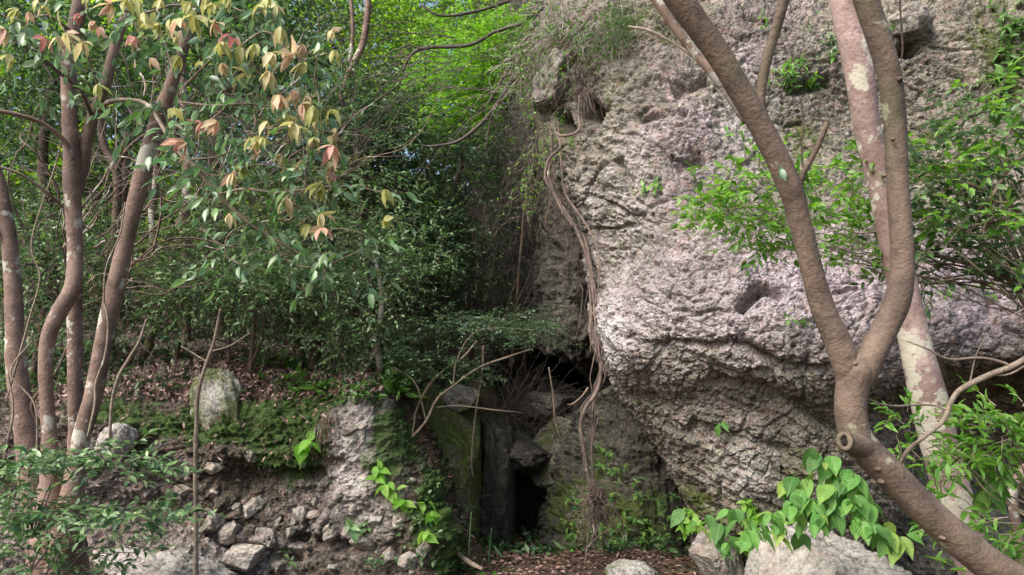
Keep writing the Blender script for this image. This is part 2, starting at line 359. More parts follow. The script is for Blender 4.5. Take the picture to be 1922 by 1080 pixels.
M['broad'] = leafmat('broad_leaves', G((.05, .15, .03), (.09, .25, .05), (.14, .33, .07), (.26, .38, .08)), rough=.42, trans=.35, veins=.35)
M['lime'] = leafmat('lime_leaves', G((.16, .4, .04), (.24, .5, .07), (.36, .58, .13)), rough=.42, trans=.5, veins=.3)
M['fern'] = leafmat('fern_leaves', G((.04, .1, .02), (.07, .17, .03), (.12, .25, .05)), rough=.5, trans=.4)
M['litter'] = leafmat('dead_leaves', G((.05, .028, .02), (.11, .06, .045), (.19, .11, .085), (.40, .28, .24)), rough=.6, trans=.1, tcol=1.)

# ============================================================ SETTING: the ground
def chan(y):       # floor of the ravine
    return .05 - .12 * sstep(7.2, 8, y) + 1.1 * sstep(9.9, 10.2, y) + .3 * sstep(10.2, 10.8, y) + .40 * np.clip(y - 10.4, 0, 11)
def H(x, y, rough=True):
    x = np.asarray(x, float); y = np.asarray(y, float)
    left = 1.60 * sstep(6.62, 7.0, y) + .16 * np.clip(y - 6.9, 0, 14) + .36 * np.clip(y - 10, 0, 11)
    left = left + .25 * sstep(-2.5, -5.5, x) * sstep(7, 9, y)
    wl_ = sstep(-.15, -1.1, x + .12 * (y - 7))
    right = 5.4 * sstep(8.4, 9.6, y) + .3 * np.clip(y - 9.6, 0, 10)
    wr = sstep(1.5, 2.3, x - .0 * y)
    z = chan(y) * (1 - wl_) * (1 - wr) + left * wl_ + right * wr
    if rough:
        sh = x.shape; p = np.stack([x.ravel(), y.ravel(), 0 * x.ravel()], 1)
        z = z + (.10 * fbm(p * .9, 4, 5) + .03 * fbm(p * 5, 3, 6)).reshape(sh) * sstep(2, 5, np.hypot(x, y))
    far = np.hypot(x, y - 8); z = np.where(far > 30, z * np.clip(1 - (far - 30) / 90, .15, 1), z)
    return z
def graded(a, b, fine, lo, hi, n):
    c = np.arange(a, b, fine); g = np.geomspace(1, 1 + hi - b, n) - 1; h = np.geomspace(1, 1 + a - lo, n) - 1
    return np.unique(np.concatenate([a - h, c, b + g]))
gx = graded(-7, 5, .06, -150, 150, 40); gy = graded(2, 15, .06, -150, 160, 40)
X, Y = np.meshgrid(gx, gy); Z = H(X, Y)
V = np.stack([X, Y, Z], -1).reshape(-1, 3); nx, ny = len(gx), len(gy)
i = np.arange(ny - 1)[:, None] * nx; j = np.arange(nx - 1)[None]
a = Acc(); a.add(V, None, np.stack([i + j, i + j + 1, i + nx + j + 1, i + nx + j], -1).reshape(-1, 4))
tag(build('ground', a, M['ground']), 'leaf strewn forest floor climbing into the ravine', 'ground', kind='structure')

# ============================================================ ROCKS
def gridnormals(G_):
    du = np.gradient(G_, axis=1); dv = np.gradient(G_, axis=0); return nrm(np.cross(du, dv))
def loft(rows, per_r, per_c):
    C = np.array(rows, float); W = P(C[..., 0], C[..., 1], C[..., 2]); R_, K = W.shape[:2]
    A = crom(W.reshape(R_, -1), per_r).reshape(-1, K, 3)
    B = crom(A.transpose(1, 0, 2).reshape(K, -1), per_c).reshape(-1, A.shape[0], 3).transpose(1, 0, 2)
    return B
def gridmesh(name, G_, mat, parent=None, origin=None, A=None, smooth=True):
    n, m = G_.shape[:2]; i = np.arange(n - 1)[:, None] * m; j = np.arange(m - 1)[None]
    a = Acc(); a.add(G_.reshape(-1, 3), None, np.stack([i + j, i + m + j, i + m + j + 1, i + j + 1], -1).reshape(-1, 4), None if A is None else A.reshape(-1, 3))
    return build(name, a, mat, parent, origin, smooth)
def blobmask(px, py, L):
    m = 0.0 * px
    for (cx, cy_, rx, ry, s) in L: m = np.maximum(m, s * np.exp(-(((px - cx) / rx) ** 2 + ((py - cy_) / ry) ** 2)))
    return m
class Surf:
    """remembers a rock surface so that plants can be rooted on it"""
    def __init__(s, G_):
        s.G = G_[::2, ::2]; s.N = gridnormals(s.G); s.G = s.G.reshape(-1, 3); s.N = s.N.reshape(-1, 3)
        s.px, s.py, s.d = unP(s.G); f = (s.N * (np.array([0, 0, CZ]) - s.G)).sum(1); s.N[f < 0] *= -1
        s.ok = s.d < 11
    def at(s, px, py):
        e = (s.px - px) ** 2 + (s.py - py) ** 2 + s.d * 8; k = int(np.argmin(np.where(s.ok, e, 1e9))); return s.G[k], s.N[k]

# --- the great overhanging cliff on the right
rows = [
 [(1250,-700,15),(1100,-620,12),(1150,-600,11),(1350,-600,10.6),(1600,-600,10.2),(1850,-600,10),(2150,-600,9.8),(2600,-600,9)],
 [(1200,-330,12),(1060,-300,9.2),(1160,-300,8.2),(1350,-300,8.0),(1600,-300,7.9),(1850,-300,7.7),(2150,-300,7.4),(2600,-300,7)],
 [(1130,-10,10.5),(1025,-5,8.2),(1130,0,7.3),(1330,0,7.0),(1580,0,7.0),(1850,0,6.9),(2150,0,6.5),(2600,0,6.3)],
 [(1120,90,10.2),(1010,100,7.8),(1110,110,7.1),(1320,110,6.7),(1560,110,6.75),(1850,110,6.7),(2150,110,6.3),(2600,100,6)],
 [(1120,220,10),(1018,220,7.7),(1105,220,6.95),(1310,220,6.45),(1560,230,6.6),(1850,230,6.6),(2150,230,6.1),(2600,220,5.8)],
 [(1130,330,9.8),(1034,330,7.5),(1110,330,6.8),(1300,330,6.25),(1560,330,6.25),(1850,330,6.35),(2150,330,5.9),(2600,320,5.6)],
 [(1190,440,9.5),(1098,440,7.3),(1175,440,6.5),(1320,440,5.95),(1560,440,5.9),(1850,440,6.05),(2150,440,5.7),(2600,440,5.4)],
 [(1210,550,9.3),(1116,555,7.0),(1185,555,6.2),(1330,550,5.7),(1560,550,5.6),(1850,550,5.7),(2150,550,5.4),(2600,550,5.2)],
 [(1210,640,9.0),(1122,645,6.8),(1180,645,6.1),(1330,630,5.6),(1560,650,5.38),(1850,630,5.45),(2150,630,5.2),(2600,630,5)],
 [(1215,710,8.8),(1152,705,6.75),(1208,705,6.22),(1350,690,5.68),(1560,728,5.45),(1850,682,5.5),(2150,670,5.2),(2600,670,5)],
 [(1260,760,8.7),(1185,750,6.85),(1240,755,6.33),(1400,745,5.85),(1590,770,5.68),(1850,725,6.5),(2150,720,6.4),(2600,720,6)],
 [(1320,850,8.6),(1245,835,6.9),(1300,840,6.25),(1440,820,5.82),(1620,840,5.78),(1850,800,7.1),(2150,800,7.0),(2600,800,6.5)],
 [(1350,920,8.6),(1285,910,6.95),(1330,920,6.25),(1460,910,5.86),(1640,920,5.88),(1850,900,7.2),(2150,900,7.0),(2600,900,6.5)],
 [(1370,1010,8.6),(1302,1000,7.0),(1350,1010,6.4),(1480,1010,6.1),(1660,1010,6.1),(1850,1010,7.2),(2150,1010,7.0),(2600,1010,6.5)],
 [(1370,1190,8.6),(1300,1190,7.4),(1350,1190,7.0),(1480,1190,6.6),(1660,1190,6.8),(1850,1190,7.2),(2150,1190,7.0),(2600,1190,6.5)]]
rows = [[rows[r][0], ((rows[r][0][0] + rows[r][1][0]) / 2 - 4, (rows[r][0][1] + rows[r][1][1]) / 2, (rows[r][0][2] + rows[r][1][2]) / 2)] + rows[r][1:] for r in range(len(rows))]
Gc = loft(rows, 62, 92)
Nn = gridnormals(Gc); sgn = np.sign((Nn * (np.array([0, 0, CZ]) - Gc)).sum(-1).mean()); Nn = Nn * sgn
p = Gc.reshape(-1, 3); px, py, dd = unP(Gc); pxf, pyf = px.ravel(), py.ravel()
st = np.stack([p[:, 0] * .85 + p[:, 2] * -.5, p[:, 1], p[:, 2] * .85 + p[:, 0] * .5], 1)      # bedding dips to the right
under = sstep(660, 760, pyf)
disp = .09 * fbm(p * 1.0, 3, 1) + .018 * ridged(st * np.array([1.2, 1.5, 6.5]), 5, 2)
disp += under * .03 * ridged(st * np.array([.8, 1.6, 8.]), 4, 9)
bk = voro(st * np.array([1.6, 1.6, 2.4]) + .35 * fbm(p * 2, 2, 31)[:, None], 8); disp += .03 * (bk[2] - .5) * sstep(0, .12, bk[1] - bk[0]) + -.04 * sstep(.09, 0, bk[1] - bk[0]) * sstep(-.1, .35, fbm(p * 1.3, 2, 77))
w = p + .03 * np.stack([perlin(p * 9, 41), perlin(p * 9, 42), perlin(p * 9, 43)], 1)
F1, F2, ID = voro(w * 8, 4); disp += .016 * (ID - .35) * sstep(.0, .2, F2 - F1) - .02 * sstep(.1, 0, F2 - F1)
F1, F2, ID2 = voro(w * 19, 5); disp += .022 * (ID2 - .4) * sstep(0, .25, F2 - F1)
F1, F2, ID3 = voro(w * 44, 6); disp += .011 * (ID3 - .4)
cav = sstep(.55, .95, fbm(p * np.array([2.6, 2.6, 3.4]), 4, 21)); disp -= .03 * cav
F1, F2, ID4 = voro(w * np.array([15, 15, 21]), 14); disp -= .045 * (ID4 > .90) * sstep(.42, .12, F1); F1, F2, ID4 = voro(w * np.array([34, 34, 44]), 16); disp -= .022 * (ID4 > .8) * sstep(.42, .15, F1)
disp += .008 * fbm(p * 26, 3, 7)
# the ledges and pockets one can point to
led = lambda x0, y0, x1, y1, wd: np.exp(-((np.abs((pxf - x0) * (y1 - y0) - (pyf - y0) * (x1 - x0)) / math.hypot(x1 - x0, y1 - y0)) / wd) ** 2) * ((pxf - x0) * (x1 - x0) + (pyf - y0) * (y1 - y0) > 0) * ((pxf - x1) * (x0 - x1) + (pyf - y1) * (y0 - y1) > 0)
wob = 10 * perlin(p * 3.3, 91); pyf2 = pyf; pyf = pyf + wob
for (x0, y0, x1, y1, wd, dp) in ((1385,585,1432,540,9,.16),(1432,540,1470,556,7,.12),(1225,650,1375,640,10,.06),(1375,640,1470,690,10,.10),(1470,690,1560,700,10,.09),(1330,700,1500,770,10,.06),(1500,770,1600,812,10,.09),
    (1300,792,1480,850,12,.08),(1262,180,1330,150,10,.12),(1100,200,1140,215,14,.3),(1040,235,1075,225,16,.3),(1690,92,1725,80,12,.35),(1640,96,1700,92,8,.2),(1470,170,1560,150,10,.12),(1200,225,1290,215,8,.1),(1270,320,1320,300,10,.1),(1160,300,1180,360,9,.09)):
    disp -= dp * led(x0, y0, x1, y1, wd)
pyf = pyf2
hid = sstep(-420, -150, pyf)
Gd = Gc + Nn * (disp * (.4 + .6 * hid)).reshape(px.shape)[..., None]
pink = blobmask(pxf, pyf, [(1500,560,420,150,.95),(1290,300,110,190,.6),(1240,560,110,120,.4),(1430,60,120,120,.5),(1800,560,220,110,.8),(1650,620,200,80,.8),(1400,820,90,60,.25)]) + .22 * fbm(p * 1.6, 4, 12)
moss = blobmask(pxf, pyf, [(1040,470,50,90,.5),(1060,230,60,60,.5),(1520,260,110,70,.55),(1720,260,120,130,.5),(1880,120,110,180,.55),(1330,940,140,60,.45),(1480,870,120,60,.35),(1150,480,45,110,.45),(1100,120,120,110,.4),(1200,40,160,60,.5),(1300,-60,800,60,.6),(1200,760,60,60,.3),(1560,130,60,60,.3),(1800,290,160,90,.4)])
lich = blobmask(pxf, pyf, [(1150,640,38,80,1.2),(1240,600,60,120,.5),(1180,420,60,200,.35),(1400,240,60,80,.5),(1560,600,200,80,.4),(1100,380,30,60,.4),(1420,880,60,50,.5),(1380,600,250,150,.35)])
A = np.stack([np.clip(pink - .1, 0, 1), moss + .03, lich], 1)
cliff = gridmesh('overhanging_cliff', Gd, M['cliff'], origin=P(1560, 1000, 6.4), A=A)
tag(cliff, 'huge pinkish grey conglomerate cliff bulging out over the ravine behind the forked tree', 'cliff'); S_cliff = Surf(Gd)

# --- mossy recess wall under the overhang
def rockface(name, rows, pr, pc, mat, label, cat, masks, amp=1., seed=0, cl=9., origin=None, kind=None, ext=None):
    Gc = loft(rows, pr, pc); Nn = gridnormals(Gc); Nn = Nn * np.sign((Nn * (np.array([0, 0, CZ]) - Gc)).sum(-1).mean())
    p = Gc.reshape(-1, 3); px, py, d = unP(Gc); pxf, pyf = px.ravel(), py.ravel()
    disp = .11 * fbm(p * 1.2, 4, seed) + .035 * ridged(p * np.array([2., 2., 4.5]), 4, seed + 1)
    w = p + .04 * np.stack([perlin(p * 7, 41), perlin(p * 7, 42), perlin(p * 7, 43)], 1)
    F1, F2, ID = voro(w * cl * .4, seed + 2); disp += .055 * (ID - .4) * sstep(0, .2, F2 - F1); F1, F2, ID = voro(w * cl * 1.7, seed + 8); disp += .035 * (ID > .6) * sstep(.5, .2, F1)
    F1, F2, ID = voro(w * cl, seed + 3); disp += .04 * (ID - .4) * sstep(0, .25, F2 - F1)
    F1, F2, ID = voro(w * cl * 2.6, seed + 4); disp += .010 * (ID - .4)
    disp += .009 * fbm(p * 20, 3, seed + 5)
    if ext is not None: disp = disp + ext(p, pxf, pyf)
    Gd = Gc + Nn * (disp * amp).reshape(px.shape)[..., None]
    A = np.stack([blobmask(pxf, pyf, masks[0]) + .15 * fbm(p * 1.5, 3, 50 + seed), blobmask(pxf, pyf, masks[1]), blobmask(pxf, pyf, masks[2])], 1)
    o = gridmesh(name, Gd, mat, origin=origin if origin is not None else Gd[-1, Gd.shape[1] // 2], A=A); tag(o, label, cat, kind=kind); return o, Surf(Gd)
rows = [[(1020,800,9.6),(1090,765,8.35),(1180,715,7.75),(1300,700,7.9),(1420,720,8.4)],
        [(1025,835,9.5),(1095,810,8.15),(1180,785,7.65),(1300,780,7.8),(1420,790,8.3)],
        [(1030,880,9.4),(1075,880,8.0),(1180,870,7.5),(1300,880,7.7),(1420,880,8.2)],
        [(1030,970,9.3),(1050,970,7.9),(1180,960,7.35),(1300,960,7.5),(1420,970,8.0)],
        [(1030,1050,9.2),(1040,1050,7.7),(1180,1050,7.1),(1300,1050,7.3),(1420,1050,7.8)],
        [(1020,1180,9),(1030,1180,7.4),(1180,1180,6.8),(1300,1180,7.0),(1420,1180,7.5)]]
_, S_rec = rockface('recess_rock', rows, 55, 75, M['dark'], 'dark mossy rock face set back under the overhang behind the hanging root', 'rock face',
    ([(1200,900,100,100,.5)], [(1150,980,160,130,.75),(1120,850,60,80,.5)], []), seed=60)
# --- the ravine's own dark wall running back behind the cliff edge
rows = [[(900,-60,17),(960,-20,15),(1030,0,12.5),(1110,0,10.2),(1230,0,9.4)],
        [(905,150,16),(950,150,14),(1010,150,11.8),(1090,150,9.8),(1230,150,9.2)],
        [(905,300,14.5),(945,300,12.8),(1000,300,11.0),(1080,300,9.4),(1230,300,9.0)],
        [(900,450,13.5),(935,450,12.0),(1000,450,10.3),(1085,450,9.0),(1230,450,8.8)],
        [(895,570,12.6),(930,570,11.2),(1000,570,9.8),(1085,570,8.8),(1230,570,8.6)],
        [(900,650,12.),(930,650,10.8),(1000,640,9.6),(1080,640,8.75),(1230,650,8.5)],
        [(905,700,12.),(940,705,10.9),(1010,700,10.1),(1080,700,9.9),(1230,700,8.5)],
        [(915,760,12.),(950,770,11.),(1010,775,9.7),(1080,770,9.3),(1230,770,8.5)],
        [(920,840,12),(950,860,11),(1010,850,9.4),(1080,850,9.1),(1230,850,8.5)]]
def ext(p, px, py): return -1.8 * np.exp(-(((px - 1062) / 52) ** 2 + ((py - 694 - .45 * (px - 1060)) / 28) ** 2) ** 2) + .10 * ridged(p * np.array([4, 4, .7]), 3, 90)
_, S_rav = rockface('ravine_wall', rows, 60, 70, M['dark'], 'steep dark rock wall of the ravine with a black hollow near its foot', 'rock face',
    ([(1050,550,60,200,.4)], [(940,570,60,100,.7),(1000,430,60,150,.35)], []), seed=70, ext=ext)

# --- the left bank
rows = [
 [(-500,640,9.2),(-250,640,9.2),(-100,640,9.2),(120,640,9),(300,650,9),(460,660,8.9),(600,665,8.8),(700,675,8.8),(760,680,8.8),(800,690,9.2),(830,700,9.6)],
 [(-500,730,7.2),(-250,735,7.2),(-100,735,7.1),(120,735,7.1),(300,712,7.2),(460,705,7.2),(600,715,7.2),(690,730,7.3),(745,740,7.5),(790,760,8.3),(830,760,9.0)],
 [(-500,775,6.6),(-250,775,6.7),(-100,775,6.6),(120,775,6.5),(300,752,6.55),(440,742,6.6),(590,748,6.6),(685,757,6.75),(742,790,7.2),(780,800,8.2),(830,800,9.0)],
 [(-500,845,6.4),(-250,845,6.5),(-100,845,6.4),(120,845,6.3),(300,842,6.35),(440,832,6.3),(590,838,6.35),(700,828,6.45),(775,850,7.0),(800,865,8.0),(835,865,9.0)],
 [(-500,910,6.2),(-250,910,6.3),(-100,910,6.3),(120,910,6.2),(300,905,6.35),(440,900,6.38),(590,900,6.4),(720,890,6.3),(800,910,6.8),(822,915,7.8),(840,920,9.0)],
 [(-500,970,6.2),(-250,970,6.2),(-100,970,6.2),(120,970,6.1),(300,970,6.4),(440,970,6.4),(590,968,6.35),(730,965,6.2),(826,965,6.6),(838,970,7.7),(850,980,9.0)],
 [(-500,1040,6.0),(-250,1040,6.1),(-100,1040,6.1),(120,1040,6.0),(300,1035,6.05),(440,1030,6.25),(590,1030,6.3),(740,1030,6.1),(842,1030,6.4),(850,1035,7.5),(860,1040,9.0)],
 [(-500,1180,5.8),(-250,1180,5.8),(-100,1180,5.8),(120,1180,5.7),(300,1180,5.7),(440,1180,6.0),(590,1180,6.0),(740,1180,5.8),(850,1180,6.1),(860,1180,7.3),(870,1180,9)]]
def ext(p, px, py):
    F1, F2, ID = voro(p * 6.5 + .1 * fbm(p * 6, 2, 3)[:, None], 15); lo = sstep(860, 920, py) * sstep(120, 330, px)
    r = lo * np.where(ID > .35, .07, 0) * sstep(.5, .15, F1)
    for (x0, y0, x1, y1, w_, dp) in ((420,905,600,890,18,-.12),(600,860,700,900,16,-.10),(300,1000,560,1050,10,-.12),(560,1010,700,1030,12,-.12),(670,760,800,1000,45,.12)):
        s = np.clip(((px - x0) * (x1 - x0) + (py - y0) * (y1 - y0)) / ((x1 - x0) ** 2 + (y1 - y0) ** 2), 0, 1); q = np.hypot(px - x0 - s * (x1 - x0), py - y0 - s * (y1 - y0)); r = r + dp * np.exp(-(q / w_) ** 2)
    return r
bank, S_bank = rockface('earth_bank', rows, 75, 75, M['bank'], 'mossy conglomerate bank full of stones along the left, below the leaf covered ledge', 'rock bank',
    ([(665,880,62,110,1.1),(690,930,60,50,.6),(640,960,120,60,.35),(440,1040,120,40,.6),(205,830,50,60,.5),(260,900,110,60,.4),(100,1000,300,80,.4)],
     [(545,820,95,95,1.1),(400,790,280,60,.85),(250,860,90,60,.6),(560,900,60,30,.5),(430,900,120,25,.4),(800,980,40,80,1.),(730,830,60,90,.9),(790,950,50,90,.8),(600,760,200,35,.8),(380,800,60,60,.5),(420,880,100,50,.35),(830,1050,30,60,1.),(580,850,60,60,.5),(250,780,120,40,.4)],
     [(665,860,35,80,.9),(690,980,50,30,.5),(380,1060,120,25,.5)]), seed=80, ext=ext, cl=13.)

def rock(c, r, seed=0, n=40, e=1., cuts=7, cutd=.78, rot=0., tilt=(0, 0), amp=.1, fr=2.5, A=(0, 0, 0), mossup=0., fine=.03):
    """displaced faceted ellipsoid: returns Acc"""
    u = np.linspace(0, np.pi, n); v = np.linspace(0, 2 * np.pi, 2 * n, endpoint=False); U, V_ = np.meshgrid(u, v, indexing='ij')
    q = np.stack([np.sin(U) * np.cos(V_), np.sin(U) * np.sin(V_), np.cos(U)], -1).reshape(-1, 3)
    q = q / (np.abs(q) ** (2 * e)).sum(1, keepdims=True) ** (1 / (2 * e)); g = np.random.default_rng(seed)
    for k in range(cuts):
        nn = nrm(g.normal(size=3)); dd = cutd * g.uniform(.8, 1.1); s = q @ nn; q = q - np.maximum(s - dd, 0)[:, None] * nn
    q = q + q * (amp * fbm(q * fr + seed, 4, seed) + fine * ridged(q * fr * 4 + seed, 3, seed + 1))[:, None]
    nz = q[:, 2].copy(); q = q * np.array(r); ca, sa = math.cos(rot), math.sin(rot)
    ty, tx = R(tilt[0]), R(tilt[1])
    q = q @ np.array([[math.cos(ty), 0, -math.sin(ty)], [0, 1, 0], [math.sin(ty), 0, math.cos(ty)]]); q = q @ np.array([[1, 0, 0], [0, math.cos(tx), math.sin(tx)], [0, -math.sin(tx), math.cos(tx)]])
    q = q @ np.array([[ca, sa, 0], [-sa, ca, 0], [0, 0, 1]])
    m = 2 * n; i = np.arange(n - 1)[:, None] * m; j = np.arange(m)[None]; j2 = (j + 1) % m
    At = np.tile(np.array(A, float), (len(q), 1)); At[:, 1] += mossup * nz; At[:, 0] += .3 * fbm(q * 4, 3, seed)
    a = Acc(); a.add(q + np.array(c), None, np.stack([i + j, i + m + j, i + m + j2, i + j2], -1).reshape(-1, 4), At); return a
def rockobj(name, label, cat, px, py, d, r, mat='boulder', group=None, **k):
    c = P(px, py, d); o = build(name, rock(c, r, **k), M[mat], origin=c - np.array([0, 0, r[2]])); return tag(o, label, cat, group)
rockobj('boulder', 'pale lichen covered boulder standing at the edge of the left ledge', 'boulder', 415, 785, 6.56, (.25, .2, .45), seed=5, tilt=(-14, 0), A=(.2, .66, .9), mossup=-.12, n=90, fine=.02, cuts=9)
rockobj('rock_pillar', 'square mossy rock pillar at the left side of the ravine mouth', 'rock', 818, 905, 7.95, (.46, .8, .98), 'pillar', seed=14, e=2.4, cuts=5, cutd=1.0, A=(.2, .62, 0), n=110, amp=.05)
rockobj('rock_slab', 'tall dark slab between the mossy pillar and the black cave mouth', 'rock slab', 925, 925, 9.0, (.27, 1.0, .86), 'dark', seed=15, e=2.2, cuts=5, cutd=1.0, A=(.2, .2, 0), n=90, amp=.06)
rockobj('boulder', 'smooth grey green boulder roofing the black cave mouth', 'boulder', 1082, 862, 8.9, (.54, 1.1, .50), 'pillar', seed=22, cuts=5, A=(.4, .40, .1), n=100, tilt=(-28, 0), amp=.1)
rockobj('boulder', 'dark flat rock added over the gap to keep the cave mouth in shade', 'boulder', 985, 848, 9.1, (.40, 1.0, .24), 'dark', seed=24, A=(.3, .2, 0), n=70, cuts=7, tilt=(8, 0))  # roof rock added to block light falling into the gap from above
rockobj('boulder', 'small pale rocks heaped at the top of the mossy pillar', 'boulder', 862, 752, 8.2, (.26, .22, .17), seed=33, A=(.1, .35, .4), n=60, cuts=9, cutd=.68)
rockobj('boulder', 'blunt grey rock block at the upper left corner of the cliff', 'boulder', 1052, 155, 7.5, (.30, .42, .30), seed=41, e=1.4, A=(.1, .2, .4), n=90, cuts=9, cutd=.72, tilt=(20, 0))
rockobj('boulder', 'round mossy stone cut by the bottom edge near the hanging root', 'boulder', 1183, 1098, 5.6, (.235, .25, .17), seed=52, A=(0, .42, .5), n=70, cuts=3)
rockobj('boulder', 'grey stone jutting from the cliff between the two upright right trunks', 'boulder', 1692, 48, 6.88, (.24, .25, .22), seed=58, A=(0, .2, .2), n=60, cuts=9, cutd=.66)
rockobj('boulder', 'large pale angular boulder under the broad leaves at bottom right', 'boulder', 1555, 1185, 4.6, (.78, .62, .78), seed=64, e=1.15, A=(-.1, .16, .5), n=150, cuts=16, cutd=.74, amp=.06)
rockobj('boulder', 'brown jagged rock at the cliff foot left of the large pale boulder', 'boulder', 1345, 1040, 6.2, (.28, .28, .34), 'cliff', seed=71, A=(.1, .3, .1), n=80, cuts=12, cutd=.64)
rockobj('boulder', 'dark rock wedged at the back of the ravine below the hollow', 'boulder', 1035, 765, 9.3, (.42, .4, .22), 'dark', seed=77, A=(.5, .15, .1), n=70, cuts=7)
rockobj('boulder', 'grey rock low in the left bank behind the tree clump', 'boulder', 215, 830, 6.15, (.17, .2, .17), seed=84, A=(.3, .15, .4), n=60, cuts=9)
rockobj('boulder', 'long grey rock cut by the bottom edge beside the slender sapling', 'boulder', 330, 1075, 5.95, (.62, .35, .20), seed=88, A=(.2, .2, .4), n=90, cuts=9, tilt=(12, 0))
rockobj('boulder', 'dim brown block filling the recess at the right edge under the cliff', 'boulder', 1800, 1000, 6.6, (.7, .5, .5), 'dark', seed=93, A=(.6, .2, .2), n=80, cuts=9, cutd=.72)

# stones set in the bank: parts of it
big = [(470,855,24,14),(397,875,26,14),(350,885,15,11),(472,948,34,20),(430,990,36,28),(400,985,34,22),(500,1003,32,30),(455,1045,60,34),(565,972,20,22),(588,966,20,16),(548,998,14,12),(523,980,8,15),(560,1025,22,14),(640,965,25,22),(705,978,24,12),
 (745,980,18,14),(770,1048,26,26),(735,1040,20,26),(612,905,20,12),(553,942,14,14),(690,1020,40,22),(620,1005,24,14),(655,1000,30,16),(528,1020,12,8),(800,1035,18,22),(655,808,30,10),(680,800,20,12),(350,920,30,16),(380,1000,24,14),(505,985,12,9)]
g = np.random.default_rng(5)
while len(big) < 92:
    x, y = g.uniform(330, 800), g.uniform(890, 1075); s = g.uniform(4, 11) * (1 + .4 * (g.random() > .85)); big.append((x, y, s * g.uniform(.9, 1.4), s))
for k, (x, y, rx, ry) in enumerate(big):
    c, nn = S_bank.at(x, y); d = unP(c[None])[2][0]; s = d / FPX
    ac = rock(c - nn * ry * s * .22, (rx * s * .95, max(rx, ry) * s * .8, ry * s * .95), seed=100 + k, n=16 if k > 30 else 36, cuts=13, cutd=.66, A=(g.uniform(-.2, .3), g.uniform(-.2, .25), g.uniform(0, .5)), rot=g.uniform(-.4, .4), tilt=(g.uniform(-30, 30), 0), amp=.08)
    build('stone', ac, M['stone'], bank)

# ============================================================ TREES AND SHRUBS
def gz(px, py, d):
    w = P(px, py, d); return np.array([w[0], w[1], float(H(w[0], w[1]))])
def mk(name, label, cat, base, group=None): return thing(name, label, cat, base, group)
def limb(name, root, path, mat, **k):
    a = Acc(); ptube(a, path, **k); return build(name, a, M[mat], root)
def curvy(a, p0, p1, r0, r1, wob=.12, n=5, seg=6, per=5):
    t = np.linspace(0, 1, n)[:, None]; L = np.linalg.norm(p1 - p0); q = p0 + (p1 - p0) * t + rng.normal(size=(n, 3)) * wob * L * .3 * np.sin(t * np.pi) ** .5
    q[0] = p0; q[-1] = p1; tube(a, q, np.linspace(r0, r1, n), seg=seg, per=per, rough=.05); return q
def bush(root, B, mat, leaf, n, asp=.5, T=T4, tl=(.25, .5), stem='bark_d', base=None, r0=.02, droop=.2, ldroop=.2, tw=.003, twmat='twigd', flat=.0, name='foliage', nst=3, toCam=0., out=1.):
    """one crown: leafy twigs in blobs and the limbs that carry them"""
    O, D = blobs(B); D = D * out + rng.normal(size=D.shape) * .6; D[:, 2] = D[:, 2] * (1 - flat) + .1
    la, ta = Acc(), Acc(); sprays(la, ta, O, D, rng.uniform(tl[0], tl[1], len(O)), n, leaf, asp, T, droop=droop, ldroop=ldroop, tw=tw, toCam=toCam)
    if base is not None:
        for (px, py, d, rx, ry, rd, c) in B:
            C = P(px, py, d)
            for k in range(nst):
                e = P(px + rng.uniform(-.7, .7) * rx, py + rng.uniform(-.6, .6) * ry, d + rng.uniform(-.5, .5) * rd); curvy(ta, base, e, r0 * rng.uniform(.6, 1), r0 * .15)
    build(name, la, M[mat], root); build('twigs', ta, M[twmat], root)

# ---------- right foreground tree
t = mk('forked_tree', 'large brown forked tree leaning before the cliff, a hollow knot below its fork', 'tree', np.array([2.75, 2.9, .0]))
tr = [(2240,1330,2.9,78.1),(2090,1215,2.9,70.7),(1960,1125,2.9,67.0),(1850,1055,2.9,63.2),(1745,965,2.9,59.5),(1665,885,2.9,58.6),(1612,830,2.9,57.7),(1597,775,2.9,57.7),(1600,725,2.9,61.4),(1606,692,2.9,65.1),(1608,668,2.9,44.6)]
o = limb('trunk', t, tr, 'bark_r', seg=28, per=14, rough=.035, nf=7)
limb('limb', t, [(1600,735,2.9,44.6),(1590,690,2.9,52.1),(1572,640,2.9,48.4),(1545,580,2.9,43.7),(1522,500,2.88,40.0),(1502,420,2.86,40.9),(1482,350,2.84,43.7),(1440,260,2.82,42.8),(1398,185,2.8,44.6),(1350,105,2.78,45.6),(1300,35,2.76,48.4),(1262,-20,2.74,50.2),(1180,-140,2.7,46.5),(1080,-300,2.6,37.2),(1000,-420,2.5,23.2)], 'bark_r', seg=24, per=12, rough=.03, nf=7)
limb('limb', t, [(1606,735,2.9,44.6),(1622,690,2.9,53.9),(1655,630,2.9,46.5),(1684,565,2.9,46.5),(1694,500,2.9,42.8),(1690,420,2.9,40.0),(1684,340,2.9,39.1),(1681,250,2.9,40.0),(1672,160,2.9,41.9),(1655,90,2.9,42.8),(1632,20,2.9,43.7),(1615,-40,2.9,44.6),(1590,-160,2.9,39.1),(1600,-330,2.9,27.9),(1640,-450,2.9,16.7)], 'bark_r', seg=24, per=12, rough=.03, nf=7)
limb('branch', t, [(1425,215,2.8,22.3),(1428,170,2.8,19.5),(1440,110,2.78,18.6),(1458,50,2.76,19.5),(1474,-10,2.74,19.5),(1500,-120,2.7,16.7),(1510,-260,2.7,9.3)], 'bark_r', seg=14, rough=.03)
limb('branch', t, [(1500,345,2.84,14.9),(1512,318,2.82,11.2),(1530,285,2.80,10.2),(1545,250,2.79,11.2),(1552,231,2.79,11.2)], 'bark_r', seg=12, rough=.04)
